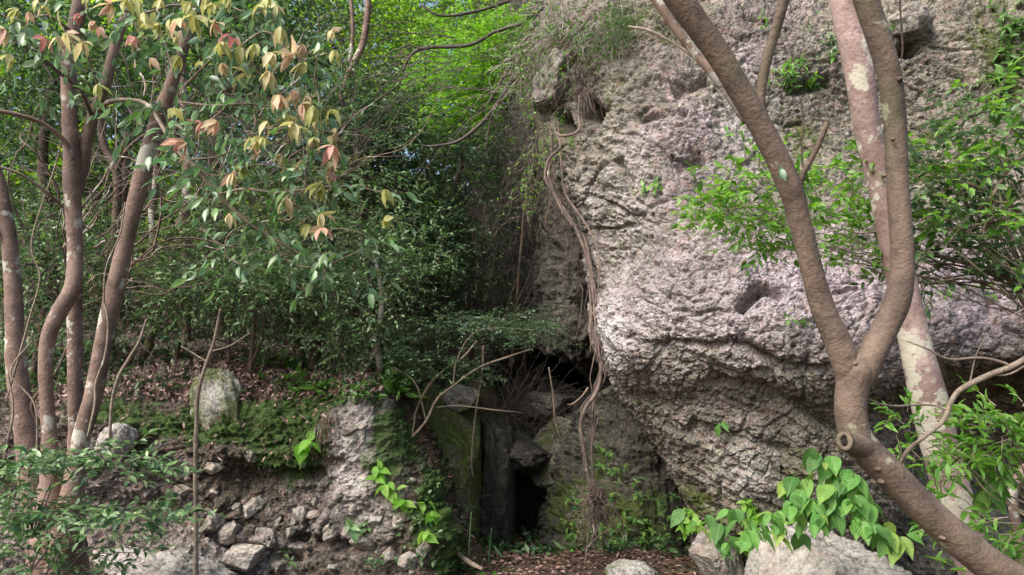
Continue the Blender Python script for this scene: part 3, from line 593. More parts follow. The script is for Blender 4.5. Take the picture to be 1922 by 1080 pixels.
# knot: a raised ring round a plug painted with the hole's shade
c = P(1586, 829, 2.80); a = Acc(); ang = np.linspace(0, 2 * np.pi, 15)
ax = nrm(np.array([-.5, -.85, .12])); s1 = nrm(np.cross(ax, [0, 0, 1.])); s2 = np.cross(s1, ax)
tube(a, np.array([c + ax * .01 + (s1 * math.cos(q) * .021 + s2 * math.sin(q) * .028) for q in ang]), np.full(15, .0095), seg=10, per=3, rough=.15, nf=30, cap=False)
tube(a, np.array([P(1630, 842, 2.9), P(1606, 834, 2.86), c]), np.array([.052, .048, .034]), seg=14, per=6, rough=.12, nf=14, cap=False)
kn = build('knot', a, M['bark_r'], t)
mh, nt, b, out = newmat('knot_hole_shade'); b.inputs['Base Color'].default_value = (.012, .008, .006, 1); b.inputs['Roughness'].default_value = 1
a = Acc(); tube(a, np.array([c - ax * .03, c + ax * .004]), np.array([.023, .022]), seg=14, per=3, rough=0); build('hollow', a, mh, kn)  # solid plug, its near-black colour stands for the shade inside the knot
for (x, y, s) in ((1648,880,13),(1600,862,9),(1640,905,8),(1573,845,9),(1770,1010,9),(1690,148,12),(1676,262,8),(1660,330,8),(1425,205,14),(1490,395,9),(1605,683,11),(1655,905,10)):
    a = Acc(); c = P(x, y, 2.848); rr = s / FPX * 1.1; u_ = nrm(np.array([rng.normal() * .3, -1, -.2]))
    tube(a, np.array([c + u_ * -.01, c + u_ * .004, c + u_ * .012]), np.array([rr * 1.5, rr * 1.1, rr * .35]), seg=9, per=4, rough=.3, nf=50, cap=True); build('bark_scar', a, M['bark_r'], t)
O, D = blobs([(1000,-520,2.6,160,120,.5,60),(1500,-420,2.7,160,120,.4,50),(1650,-560,2.9,200,120,.5,60)])
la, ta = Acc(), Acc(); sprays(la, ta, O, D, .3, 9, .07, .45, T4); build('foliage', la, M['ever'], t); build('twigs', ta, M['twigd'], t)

t = mk('forest_tree', 'straight pinkish trunk with pale green lichen standing behind the forked tree', 'tree', gz(1860, 1160, 4.3))
limb('trunk', t, [(1885,1240,4.3,74.8),(1835,1075,4.3,66.1),(1805,985,4.3,66.1),(1775,880,4.3,65.2),(1748,770,4.3,66.1),(1722,665,4.3,57.4),(1703,575,4.3,52.2),(1680,470,4.3,50.5),(1655,350,4.3,48.7),(1628,240,4.3,47.9),(1612,130,4.3,52.2),(1592,30,4.3,55.7),(1578,-60,4.3,57.4),(1540,-300,4.3,50.5),(1500,-600,4.3,34.8)], 'bark_p', seg=26, per=12, rough=.035, nf=6)
O, D = blobs([(1500,-700,4.4,260,160,.9,110)]); la, ta = Acc(), Acc(); sprays(la, ta, O, D, .4, 9, .07, .45, T4); build('foliage', la, M['ever'], t); build('twigs', ta, M['twigd'], t)
t = mk('thin_tree', 'thin pale stem slanting behind the left arm of the forked tree', 'tree', P(1500, -420, 3.7))
limb('trunk', t, [(1120,-160,3.8,14),(1225,-10,3.8,17),(1265,50,3.8,17),(1300,95,3.8,16),(1345,150,3.8,15),(1400,230,3.85,12)], 'bark_w', seg=10)
limb('branch', t, [(1320,120,3.8,6),(1270,85,3.9,5),(1220,58,4.0,5),(1180,50,4.1,4)], 'twig', seg=6)

# ---------- leaning left tree and the multi-stemmed clump
t = mk('leaning_tree', 'lichen spotted tree leaning at the far left edge of the photo', 'tree', P(60, 1100, 4.9))
limb('trunk', t, [(90,1120,4.9,50),(62,930,4.9,44),(47,800,4.9,38),(32,700,4.9,36),(28,620,4.9,32),(25,540,4.9,30),(18,460,4.9,27),(5,380,4.9,26),(-12,310,4.9,25),(-60,150,4.9,24),(-120,-60,4.9,20),(-150,-300,4.9,14)], 'bark_l', seg=18, per=10, rough=.05)
limb('branch', t, [(22,480,4.9,10),(-30,400,4.8,9),(-90,330,4.7,7)], 'bark_l', seg=10)
limb('branch', t, [(62,900,4.9,12),(90,830,4.8,8),(60,760,4.7,6),(105,700,4.75,5),(130,640,4.8,4)], 'bark_d', seg=8)
bush(t, [(-150,-250,5,260,160,1,110)], 'ever', .07, 9)

t = mk('multi_stemmed_tree', 'clump of reddish stems from one base at left, with drooping yellow and coppery leaves', 'tree', P(105, 1130, 4.5))
limb('stump', t, [(112,1190,4.5,150),(108,1090,4.5,112),(108,1010,4.5,96),(110,940,4.5,84),(118,885,4.5,60)], 'bark_l', seg=30, per=12, rough=.12, nf=5)
limb('stem', t, [(88,1120,4.42,50),(96,1000,4.42,46),(96,900,4.42,38),(93,820,4.42,27),(88,750,4.42,25),(86,680,4.42,25),(92,630,4.42,27),(112,585,4.42,30),(136,540,4.45,29),(141,480,4.5,28),(138,400,4.5,29),(135,340,4.5,31),(134,285,4.5,29),(130,200,4.5,27),(130,120,4.5,26),(142,50,4.5,27),(152,-10,4.5,26),(165,-160,4.5,22),(150,-400,4.5,14)], 'bark_l', seg=18, per=10, rough=.05)
limb('stem', t, [(146,360,4.55,20),(156,300,4.55,24),(168,240,4.55,22),(186,190,4.55,20),(200,150,4.55,20),(214,95,4.55,18),(232,40,4.55,16),(250,0,4.55,15),(290,-120,4.55,12)], 'bark_l', seg=14, per=10, rough=.05)
limb('stem', t, [(130,1050,4.62,40),(138,940,4.65,34),(143,820,4.65,28),(142,740,4.65,27),(141,660,4.65,27),(140,580,4.65,26),(142,480,4.62,24),(140,420,4.6,18)], 'bark_l', seg=16, per=10, rough=.05)
limb('stem', t, [(110,1100,4.4,60),(128,990,4.38,52),(140,900,4.38,38),(155,815,4.38,32),(176,740,4.38,33),(190,665,4.38,31),(203,600,4.38,32),(216,545,4.38,34),(230,480,4.38,30),(247,410,4.38,28),(264,340,4.38,30),(283,270,4.38,30),(305,205,4.38,27),(328,140,4.38,22),(348,80,4.38,19),(368,10,4.38,20),(390,-80,4.38,18),(430,-300,4.38,12)], 'bark_l', seg=18, per=10, rough=.05)
limb('branch', t, [(140,298,4.42,10),(118,262,4.38,9),(80,232,4.3,8),(30,215,4.2,8),(-30,205,4.1,8)], 'bark_l', seg=10)
limb('branch', t, [(172,215,4.5,8),(150,170,4.4,7),(110,135,4.3,7),(60,95,4.2,6),(-20,50,4.1,5)], 'bark_d', seg=8)
limb('branch', t, [(118,388,4.45,6),(85,360,4.3,6),(40,328,4.2,5),(-20,308,4.1,5)], 'twig', seg=8)
BR = [[(185,208,4.5,9),(205,192,4.4,9),(240,188,4.3,8),(275,196,4.2,8),(300,230,4.1,8),(330,280,4.05,8),(370,320,4.0,8),(410,365,4.0,7),(450,405,4.0,7),(500,440,4.0,6),(560,475,4.0,5),(610,505,4.0,4)],
      [(335,192,4.3,4),(400,198,4.1,4),(460,195,4.0,4),(510,200,4.0,3),(560,190,3.9,3)],
      [(410,365,4.0,5),(460,355,3.9,5),(520,362,3.9,4),(600,352,3.9,4),(660,350,3.9,3),(720,362,3.9,2)],
      [(330,235,4.1,4),(360,245,4.0,4),(420,205,4.0,4),(450,150,3.9,3),(480,100,3.9,3)],
      [(350,160,4.3,6),(400,110,4.1,5),(440,95,4.0,4),(500,60,3.9,4),(560,110,3.9,3),(620,100,3.9,2)],
      [(450,405,4.0,4),(490,420,4.0,3),(540,490,4.0,3),(600,500,4.0,3),(680,470,3.9,2)],
      [(380,25,4.3,5),(330,10,4.2,5),(270,25,4.1,4),(230,20,4.0,4)], [(135,60,4.45,6),(90,30,4.3,5),(40,40,4.2,4),(-20,20,4.1,3)],
      [(360,300,4.05,4),(420,290,3.95,3),(500,240,3.9,3),(565,235,3.9,2),(625,250,3.9,2)], [(340,290,4.05,4),(400,330,3.95,3),(480,310,3.9,3),(560,320,3.9,2),(620,320,3.9,2)],
      [(250,20,4.2,4),(260,-30,4.2,4),(400,-10,4.1,4),(450,20,4.0,3),(515,25,3.95,2)], [(190,180,4.45,5),(160,100,4.3,4),(110,70,4.2,3)],[(470,420,4.0,3),(430,440,3.9,3),(425,480,3.9,3),(460,500,3.9,2)]]
for b_ in BR: limb('branch', t, b_, 'twig', seg=8, per=6, rough=.04)
newl = [(83,22,1),(152,38,4),(175,52,2),(190,62,3),(85,82,4),(108,82,2),(125,75,1),(235,12,0),(208,20,2),(270,35,0),(305,12,0),(340,12,0),(365,30,0),(400,20,0),(425,8,0),(250,80,3),(400,55,2),(428,75,4),(440,85,4),(412,92,0),(450,98,0),(490,20,0),(515,22,1),(565,95,2),(510,110,1),(535,108,2),(547,114,2),(505,145,1),(570,130,0),(630,105,0),(555,182,2),(572,192,2),(522,190,2),(565,207,2),(590,210,0),(618,218,0),(565,250,0),(380,242,3),(410,238,2),(348,278,3),(320,215,0),(630,252,2),(625,285,3),(530,300,1),(565,315,1),(618,325,2),(537,382,2),(602,412,1),(577,433,0),(603,440,3),(432,413,1),(720,367,0),(718,424,0),(30,28,0),(20,115,0),(340,118,0),(300,60,0),(325,70,1),(465,150,0),(375,128,0),(258,8,0),(285,50,0),(355,15,0),(385,8,0),(420,130,0),(500,5,0),(70,12,0),(180,170,0)]
g_ = np.random.default_rng(9); newl += [(g_.uniform(420, 640) if k % 3 else g_.uniform(0, 420), g_.uniform(40, 360) if k % 3 else g_.uniform(0, 150), g_.choice([0, 0, 1, 2])) for k in range(30)]
la = Acc()
for (x, y, c) in newl:
    m = int(rng.integers(3, 8)); d = rng.uniform(3.7, 3.95); sc_ = rng.uniform(.7, 1.2); o_ = P(x + rng.uniform(-3, 3), y - 12, d); an = rng.uniform(0, 6.28) + np.arange(m) * 6.28 / m
    dr = np.stack([np.cos(an) * .5, np.sin(an) * .5, np.full(m, -.85) + rng.normal(size=m) * .45], 1) + rng.normal(size=3) * .25; nr = np.stack([np.cos(an), np.sin(an), np.full(m, .6)], 1) + rng.normal(size=(m, 3)) * .35
    leaves(la, np.tile(o_, (m, 1)), dr, nr, rng.uniform(.055, .11, m) * sc_, rng.uniform(.026, .044, m) * sc_, T8, np.clip(c / 4 + rng.normal(size=m) * .13, 0, 1))
build('new_leaves', la, M['yel'], t)
# mature leaves hanging along the branches
la, ta = Acc(), Acc()
for b_ in BR + [[(172,215,4.5,8),(110,135,4.3,7),(60,95,4.2,6),(-20,50,4.1,5)]]:
    q = crom(np.array(b_, float), 8); k = rng.integers(0, len(q), int(len(q) * .5)); q = q[k]; O = P(q[:, 0] + rng.normal(size=len(q)) * 14, q[:, 1] + rng.normal(size=len(q)) * 12, q[:, 2] + rng.normal(size=len(q)) * .08)
    D = rng.normal(size=(len(q), 3)) * np.array([1, .7, .5]); sprays(la, ta, O, D, rng.uniform(.06, .2, len(q)), 3, .082, .42, T8, ldroop=.9, droop=.5, tilt=.6, tw=.0018)
q = np.array(newl, float); q = q[rng.integers(0, len(q), 90)]; O = P(q[:, 0] + rng.normal(size=90) * 14, q[:, 1] + rng.normal(size=90) * 14, rng.uniform(3.85, 4.2, 90)); sprays(la, ta, O, rng.normal(size=(90, 3)) * np.array([1, .6, .5]), rng.uniform(.06, .16, 90), 3, .08, .42, T8, ldroop=1., droop=.5, tilt=.6, tw=.0018)
O, D = blobs([(500,440,4.05,130,50,.2,12),(480,330,4.1,140,50,.2,9),(650,480,4,70,40,.2,9),(340,110,4.1,90,60,.2,12),(470,220,4.1,120,60,.2,9),(40,110,4.2,70,70,.2,13)]); sprays(la, ta, O, D, rng.uniform(.08, .25, len(O)), 4, .08, .42, T8, ldroop=.8, droop=.4, tilt=.6, tw=.0018)
build('mature_leaves', la, M['blue'], t); build('twigs', ta, M['twig'], t)
bush(t, [(150,-320,4.6,260,150,1,90),(420,-330,4.6,200,120,.9,70)], 'ever', .07, 9, name='upper_foliage')

# ---------- evergreen trees and bushes of the left ledge: (name, label, base, trunks, blobs, material...)
def tree(name, label, cat, base, stems, B, mat='ever', leaf=.07, n=10, T=T4, bark='bark_d', group=None, nst=2, r0=.018, **k):
    b0 = gz(*base); t = mk(name, label, cat, b0, group)
    for s in stems:
        s = [tuple(x) for x in s]; limb('trunk', t, s, bark, seg=10, per=6, rough=.07)
    top = P(*stems[0][-1][:3]) if stems else b0
    bush(t, B, mat, leaf, n, T=T, base=top, nst=nst, r0=r0, **k); return t
GE = 'dark evergreen trees crowding the left ledge'
tree('evergreen_tree', 'dense dark leaved evergreen filling the middle beside the bright maple', 'tree', (700,640,9.4), [[(690,690,9.3,22),(700,600,9.3,18),(690,500,9.3,16),(700,400,9.3,14)]],
     [(700,220,9.2,95,65,.8,275),(640,290,9,100,70,.8,290),(750,300,9.2,80,80,.8,275),(690,400,9,110,80,.8,348),(790,420,9.2,70,60,.6,159),(600,390,9,80,80,.8,217)], tl=(.3, .6), leaf=.07, group=GE)
tree('evergreen_tree', 'tall dark evergreen behind the long slanting stem of the clump, reaching the top edge', 'tree', (430,640,9.6), [[(420,690,9.6,26),(405,560,9.6,22),(390,430,9.6,20),(400,300,9.6,16),(430,160,9.6,12)],[(345,690,9.3,20),(352,560,9.3,16),(348,430,9.3,16),(352,330,9.3,12)]],
     [(430,60,9.6,120,90,.9,275),(530,140,9.4,110,90,.9,275),(390,200,9.8,110,80,.8,217),(560,30,9.8,100,70,.9,174),(500,270,9.4,110,80,.8,261),(300,20,9.8,110,80,.9,188)], tl=(.3, .6), leaf=.078, group=GE)
tree('evergreen_tree', 'dark evergreen between the two main upright stems at far left top', 'tree', (120,640,9.2), [[(90,690,9.2,24),(100,500,9.2,20),(80,300,9.2,18),(100,150,9.2,14)],[(215,690,9,18),(200,520,9,16),(230,380,9,16),(240,250,9,12)]],
     [(60,180,9.4,110,90,.9,217),(210,150,9.4,100,90,.9,203),(60,40,9.4,140,70,.9,217),(190,330,9.4,90,60,.8,101),(-60,300,9.2,110,130,.9,174)], tl=(.3, .6), leaf=.078, group=GE)
tree('evergreen_shrub', 'broad dark shrub on the ledge behind the stems at the left edge', 'shrub', (80,640,7.2), [[(60,720,7.2,14),(80,600,7.2,12),(100,500,7.2,9)]],
     [(60,440,7.3,110,60,.5,159),(180,470,7.4,90,60,.5,130),(60,560,7.2,110,50,.5,116),(200,570,7.5,70,50,.4,72),(-60,480,7.2,90,110,.5,101)], leaf=.06, mat='everl', group=GE)
tree('evergreen_shrub', 'glossy leaved shrub right of the slanting stem with reddish tips', 'shrub', (430,650,6.9), [[(470,700,6.9,9),(475,640,6.9,8),(480,580,6.9,7)],[(465,700,6.9,7),(490,640,6.9,6),(500,590,6.9,5)],[(430,700,7.0,7),(430,620,7,6),(440,560,7,5)]],
     [(420,520,6.8,110,45,.4,188),(340,560,6.9,70,40,.4,87),(500,560,6.8,80,40,.4,116),(560,500,6.9,60,45,.4,101),(400,450,7.4,110,50,.4,130)], leaf=.06, mat='everl', tl=(.2, .4), asp=.42, group=GE)
tree('evergreen_tree', 'reddish dark trunk with green crown left of the mottled slim trunk', 'tree', (590,650,7.6), [[(588,725,7.5,26),(592,660,7.5,22),(592,590,7.5,20),(600,500,7.6,18),(590,420,7.7,14)],[(575,720,7.7,14),(560,620,7.7,12),(545,520,7.7,10)]],
     [(620,470,7.5,80,50,.5,159),(560,420,7.8,80,50,.5,130),(640,560,7.3,70,45,.4,116),(700,500,7.5,70,50,.5,130),(560,600,7.4,60,40,.4,72)], leaf=.06, tl=(.25, .45), mat='everl', asp=.42, group=GE)
t = tree('mottled_tree', 'slim pale mottled trunk standing at the right end of the ledge', 'tree', (712,740,6.9), [[(705,748,6.9,15),(712,690,6.9,13),(706,640,6.9,14),(715,590,6.9,11),(716,545,6.9,9),(700,470,6.9,7)]],
     [(720,520,6.8,70,40,.4,116),(660,580,6.8,60,35,.4,87),(760,470,7.4,80,45,.5,130),(640,640,6.8,60,40,.3,72),(680,440,7.2,60,40,.4,87)], leaf=.052, tl=(.2, .4), mat='everl', bark='bark_w', asp=.42, nst=2, r0=.012)
limb('branch', t, [(702,660,6.9,7),(688,690,6.8,6),(660,718,6.75,6),(620,725,6.75,6),(560,722,6.75,7),(510,717,6.75,8)], 'twig', seg=8)
tree('evergreen_shrub', 'shrub with layered sprays in front of the gully wall right of centre left', 'shrub', (800,640,8.6), [[(800,690,8.6,16),(805,600,8.6,13),(790,520,8.6,11)],[(850,680,8.8,10),(830,580,8.8,9),(810,480,8.8,7)]],
     [(800,420,8.5,80,30,.5,116),(760,500,8.3,80,40,.5,130),(820,540,8.6,70,35,.5,87),(740,570,8.0,70,35,.4,101),(850,470,8.9,50,40,.4,58)], leaf=.055, tl=(.25, .5), mat='ever', flat=.6)

tree('olive_shrub', 'loose olive green shrub in front of the dark trees below the new leaves', 'shrub', (330,650,7.6), [[(330,700,7.6,10),(340,600,7.6,8),(360,500,7.6,7)]],
     [(330,470,7.4,80,40,.4,60),(260,540,7.3,60,40,.4,40),(480,420,7.6,90,40,.4,50),(600,330,8,90,45,.5,60),(560,230,8.2,80,40,.5,45),(380,380,7.8,60,50,.4,36)], mat='olive', leaf=.085, n=8, T=T8, tl=(.2, .45), asp=.45)
tree('pale_leaved_tree', 'thin tree with pale grey green leaves spreading across the middle of the left thicket', 'tree', (660,640,8.2), [[(650,700,8.2,10),(655,560,8.2,8),(680,420,8.2,7),(670,300,8.2,5)]],
     [(680,330,8,80,40,.4,60),(750,400,8.1,70,35,.4,60),(600,380,8,70,40,.4,46),(700,220,8.4,80,40,.5,50),(640,140,8.6,60,50,.5,34),(800,470,8.3,50,30,.4,40)], mat='everl', leaf=.075, n=8, T=T8, tl=(.2, .45), asp=.42)
for (lab, xs, mt, lf) in (('low ferns and seedlings edging the ledge beneath the reddish trunk', (480, 760, 90), 'fern', .10), ('dark seedlings among the litter beneath the slanting stem', (230, 520, 60), 'ever', .09), ('undergrowth at the foot of the stems at the far left', (-60, 250, 60), 'everl', .07)):
    t = mk('ledge_plants', lab, 'plants', gz((xs[0] + xs[1]) / 2, 700, 7.4)); O = []
    for k in range(xs[2]):
        y_ = rng.uniform(6.7, 8.4); x_ = (rng.uniform(xs[0], xs[1]) - 961) / FPX * y_; O.append((x_, y_, max(float(H(x_, y_)), 1.55) + .04))
    O = np.repeat(np.array(O), 5, 0); D = rng.normal(size=(len(O), 3)) * np.array([1, 1, .3]) + np.array([0, 0, .8]); la, ta = Acc(), Acc()
    sprays(la, ta, O, D, rng.uniform(.12, .38, len(O)), 8, lf, .36, T8, droop=.5); build('leaves', la, M[mt], t); build('stalks', ta, M['twigd'], t)
# fine leaved shrub with whitish stems over the gully
b0 = P(770, 830, 6.7); t = mk('fine_leaved_shrub', 'fine leaved shrub with bare whitish stems arching over the ravine', 'shrub', b0)
for s in ([(770,825,6.7,5),(800,790,6.7,5),(820,750,6.7,5),(850,725,6.7,4),(900,690,6.7,4),(960,668,6.6,4),(1000,655,6.6,3)],[(775,790,6.8,5),(790,750,6.8,5),(812,715,6.8,5),(840,690,6.8,4),(870,670,6.7,4),(895,640,6.7,3)],
          [(820,765,6.75,3),(860,762,6.8,3),(930,770,6.8,3),(980,775,6.9,2)],[(780,780,6.8,3),(772,830,6.7,3),(770,880,6.7,2)],[(850,725,6.7,3),(860,670,6.7,3),(900,620,6.7,2),(1000,620,6.7,2),(1050,630,6.7,2)],[(800,790,6.7,3),(780,720,6.7,3),(740,690,6.7,2)]): limb('branch', t, s, 'twig', seg=6, per=6)
bush(t, [(830,615,6.8,100,28,.4,150),(950,610,6.7,90,25,.35,150),(1000,632,6.7,40,14,.25,36),(760,680,6.8,90,25,.4,130),(860,700,6.9,60,22,.3,60),(720,640,6.9,50,25,.3,50)], 'small', .036, 11, tl=(.15, .32), flat=.7, tw=.0012, twmat='twigd', nst=0)
# bright maple far up the ravine
t = mk('maple_tree', 'brilliant yellow green maple lit up at the head of the ravine', 'tree', gz(860, 500, 14))
limb('trunk', t, [(830,500,14,18),(840,400,14,14),(870,300,13.6,11),(900,200,13.2,8),(930,100,12.8,5)], 'bark_d', seg=10); limb('limb', t, [(842,390,14,9),(800,320,13.6,8),(780,220,13.2,5)], 'bark_d', seg=8)
bush(t, [(885,150,12.6,62,50,.8,240),(930,90,12.4,45,40,.6,150),(850,215,12.6,55,40,.7,190),(815,150,13,50,50,.7,120),(880,245,12.4,60,28,.6,150),(960,45,12.4,30,35,.6,80),(860,60,13.2,70,40,.8,130),(800,250,13,40,40,.6,70),(905,190,12.3,40,40,.5,100)], 'maple', .10, 9, asp=1., T=TM, tl=(.3, .6), flat=.75, base=P(870, 300, 13.6), nst=3, r0=.022)
t = mk('maple_sapling', 'small bright green sapling spray against the dark twig curtain', 'sapling', gz(930, 480, 10.3))
limb('trunk', t, [(930,600,10.3,6),(935,480,10.3,5),(945,360,10.2,3)], 'twigd', seg=6)
bush(t, [(945,330,10.2,40,10,.3,22),(965,352,10.2,32,8,.3,18),(930,268,10,22,20,.3,16)], 'fresh', .06, 9, asp=.6, tl=(.2, .4), flat=.85)

tree('evergreen_shrub', 'thin leafed shrub in the dim gully in front of the hanging twig curtain', 'shrub', (890,640,9.2), [[(885,690,9.2,10),(880,560,9.2,8),(890,420,9.3,6)]],
     [(880,330,9.4,45,50,.4,60),(895,430,9.3,45,50,.4,50),(870,520,9.2,55,45,.4,50),(930,250,9.6,30,50,.3,34),(935,500,9.2,30,50,.3,22),(850,270,9.6,50,30,.4,50)], mat='ever', leaf=.06, tl=(.2,.45))
# ---------- trees beyond
GF = 'sunlit trees beyond the ledge'
far = [('yellow green tree far behind the slanting stem of the clump', 250, 330, 15, 150, 130, 'far', 230), ('bright tree top behind the bare twin trunks near the top', 640, 60, 15, 130, 100, 'far', 260), ('green tree above the maple at the top edge', 820, 20, 15.5, 110, 90, 'far', 220),
       ('mid green tree below the gap of sky left of the maple', 740, 150, 14.5, 90, 90, 'far', 190), ('leafy tree glimpsed behind the left edge stems', 20, 260, 15, 150, 140, 'far', 210), ('low sunlit tree behind the dark trunks of the ledge', 450, 440, 14, 170, 110, 'far', 260),
       ('tree filling the back behind the reddish trunk', 620, 420, 15, 150, 110, 'far', 220), ('high tree behind the coppery new leaves', 420, 90, 16.5, 160, 120, 'far', 220), ('dim tree at the head of the ravine under the maple', 830, 370, 15, 100, 90, 'ever', 240), ('shaded tree behind the low far left branches', 130, 520, 13, 170, 90, 'far', 170),
       ('dark leaved tree over the ravine head right of the maple', 990, 120, 14.5, 70, 160, 'ever', 200), ('faint tall tree over the sky gap at the top', 700, -110, 17, 220, 90, 'far', 190), ('tall tree behind the top left corner', 160, 60, 17, 190, 130, 'far', 210)]
for (lab, x, y, d, rx, ry, mt, n) in far:
    t = mk('distant_tree', lab, 'tree', gz(x, 560, d), GF)
    limb('trunk', t, [(x + 10, 620, d, 14), (x - 8, (y + 620) / 2, d, 12), (x, y, d, 8)], 'bark_d', seg=8, per=5)
    bush(t, [(x, y, d, rx, ry, 1.4, n), (x + rx * .5, y + ry * .4, d, rx * .6, ry * .5, 1, n // 3), (x - rx * .5, y + ry * .4, d, rx * .6, ry * .5, 1, n // 3)], mt, .11, 10, tl=(.4, .9), base=P(x, y + ry * .6, d), nst=2, r0=.03, tw=.006)
for (lab, pts) in (('bare grey trunk with a twin stem high behind the young leaves', [[(600,640,9,20),(620,420,9,18),(640,200,9,16),(655,140,9,14),(680,85,9,13),(690,20,9,12),(692,-80,9,10)],[(648,165,9,8),(657,110,9,8),(662,50,9,7),(655,-40,9,6)]]),
                   ('crooked dark tree twisting behind the clump of stems', [[(215,700,8,14),(200,560,8,14),(215,440,8,15),(220,330,8,15),(195,270,8,14),(190,200,8,11),(210,120,8,8)],[(215,330,8,8),(240,280,7.9,7),(290,240,7.9,5)]]),
                   ('pair of pale brown trunks on the ledge behind the slanting stem', [[(275,665,8,17),(300,560,8,15),(325,490,8,15),(345,400,8,15),(352,310,8,16),(345,200,8,14),(340,60,8,10)],[(300,570,8.1,12),(290,480,8.1,12),(285,400,8.1,13),(292,340,8.1,11),(300,200,8.1,8)]]),
                   ('thin dark leaning trunk in the shaded gully', [[(850,660,8.9,12),(845,600,8.9,12),(825,520,8.9,11),(800,440,8.9,9),(780,380,8.9,7)]]),
                   ('slender dark stem forking in the middle of the gully', [[(892,690,9,5),(895,600,9,5),(900,520,9,4),(905,440,9,4),(910,380,9,3)],[(896,600,9,3),(880,520,9,3),(870,440,9,2)]]),
                   ('straight brown stem at the foot of the ravine wall', [[(960,690,9,8),(968,600,9,6),(975,500,9,5),(985,380,9,4)]])):
    t = mk('bare_tree', lab, 'tree', gz(pts[0][0][0], pts[0][0][1], pts[0][0][2]))
    for s in pts: limb('trunk', t, s, 'bark_l' if 'pale' in lab or 'grey' in lab else 'bark_d', seg=10, per=8, rough=.08)
    a = Acc(); e = P(*pts[0][-1][:3]); m = P(*pts[0][len(pts[0]) // 2][:3]); f = rng.random((14, 1)); strands(a, m + (e - m) * f, rng.normal(size=(14, 3)) * np.array([1, .5, .7]), rng.uniform(.3, .9, 14), 7, .005, .3); build('twigs', a, M['twigd'], t)
# saplings and a vine in front of the bank
for (lab, pts, mt) in (('slender pale sapling standing in front of the bank', [[(368,1100,5.2,9),(368,1000,5.2,8),(367,900,5.2,8),(368,820,5.2,8),(372,740,5.2,7),(385,690,5.2,7),(402,640,5.2,6),(414,580,5.2,5)],[(390,680,5.2,4),(370,668,5.2,3),(340,650,5.2,2)],[(396,660,5.2,4),(430,650,5.2,3),(470,625,5.2,2)]], 'twig'),
                   ('crooked thin sapling beside the clump of stems', [[(205,850,5.4,5),(210,760,5.4,6),(222,710,5.4,7),(245,670,5.4,7),(262,640,5.4,5),(275,600,5.4,4)]], 'twig')):
    t = mk('sapling', lab, 'sapling', P(*pts[0][0][:3]))
    for s in pts: limb('stem', t, s, mt, seg=8, per=8, rough=.08)
t = mk('climbing_vine', 'pale vine climbing the slanting stem of the clump', 'vine', P(170, 850, 4.3))
for s in ([(165,820,4.25,5),(178,760,4.25,5),(180,720,4.25,5),(197,670,4.25,5),(203,620,4.25,4),(200,585,4.25,4),(195,560,4.25,4),(200,500,4.25,3),(225,440,4.25,3),(235,380,4.25,3)],[(10,760,4.6,3),(30,690,4.6,4),(55,600,4.6,4),(75,520,4.6,3),(60,450,4.6,3),(110,290,4.6,3),(130,160,4.6,2)],[(0,900,4.4,5),(12,840,4.4,5),(25,770,4.4,4),(15,700,4.4,3)],[(70,860,4.4,4),(65,760,4.4,3),(20,700,4.4,3),(60,640,4.4,3)]): limb('stem', t, s, 'twig', seg=6, per=8)

O, D = blobs([(-100,200,22,260,260,3,420),(250,150,21,260,260,3,520),(560,200,21,200,260,3,460),(800,160,22,180,260,3,300),(980,60,20,100,200,2,240),(400,430,17,300,90,1.5,380),(60,430,16,260,100,1.5,300),(760,430,16,160,100,1.5,240),(740,30,21,90,60,1.5,90),(200,120,15,300,160,2,420),(120,300,15,220,120,2,200),(870,300,17,80,90,1.5,160),(350,20,18,300,90,2,260),(500,-150,20,600,120,3,300)])
la, ta = Acc(), Acc(); sprays(la, ta, O, D + rng.normal(size=D.shape), rng.uniform(.6, 1.4, len(O)), 11, .2, .5, T4, tw=.01, tilt=.6)
tag(build('distant_wood', la, M['far']), 'far off sunlit wood closing the view behind the trees', 'woodland', kind='stuff')
tag(build('distant_branches', ta, M['bark_d']), 'dim branches of the far off wood', 'branches', kind='stuff')
# unseen canopy added above the frame to shade the ravine
t = mk('added_shade_tree', 'unseen tree crown added above the top edge to shade the ravine', 'tree', gz(1000, -400, 10.5))
limb('trunk', t, [(1180,-300,10.5,26),(1120,-420,10,24),(1020,-500,9,20),(930,-560,8,14)], 'bark_d', seg=10)
bush(t, [(950,-330,8.4,260,60,1.4,240),(1000,-480,7.2,320,80,1.4,200),(1080,-130,8.6,120,50,.8,110),(820,-260,9,200,60,1.2,160)], 'ever', .09, 10, tl=(.4, .8), asp=.55, base=P(1020, -500, 9), nst=4, r0=.04)

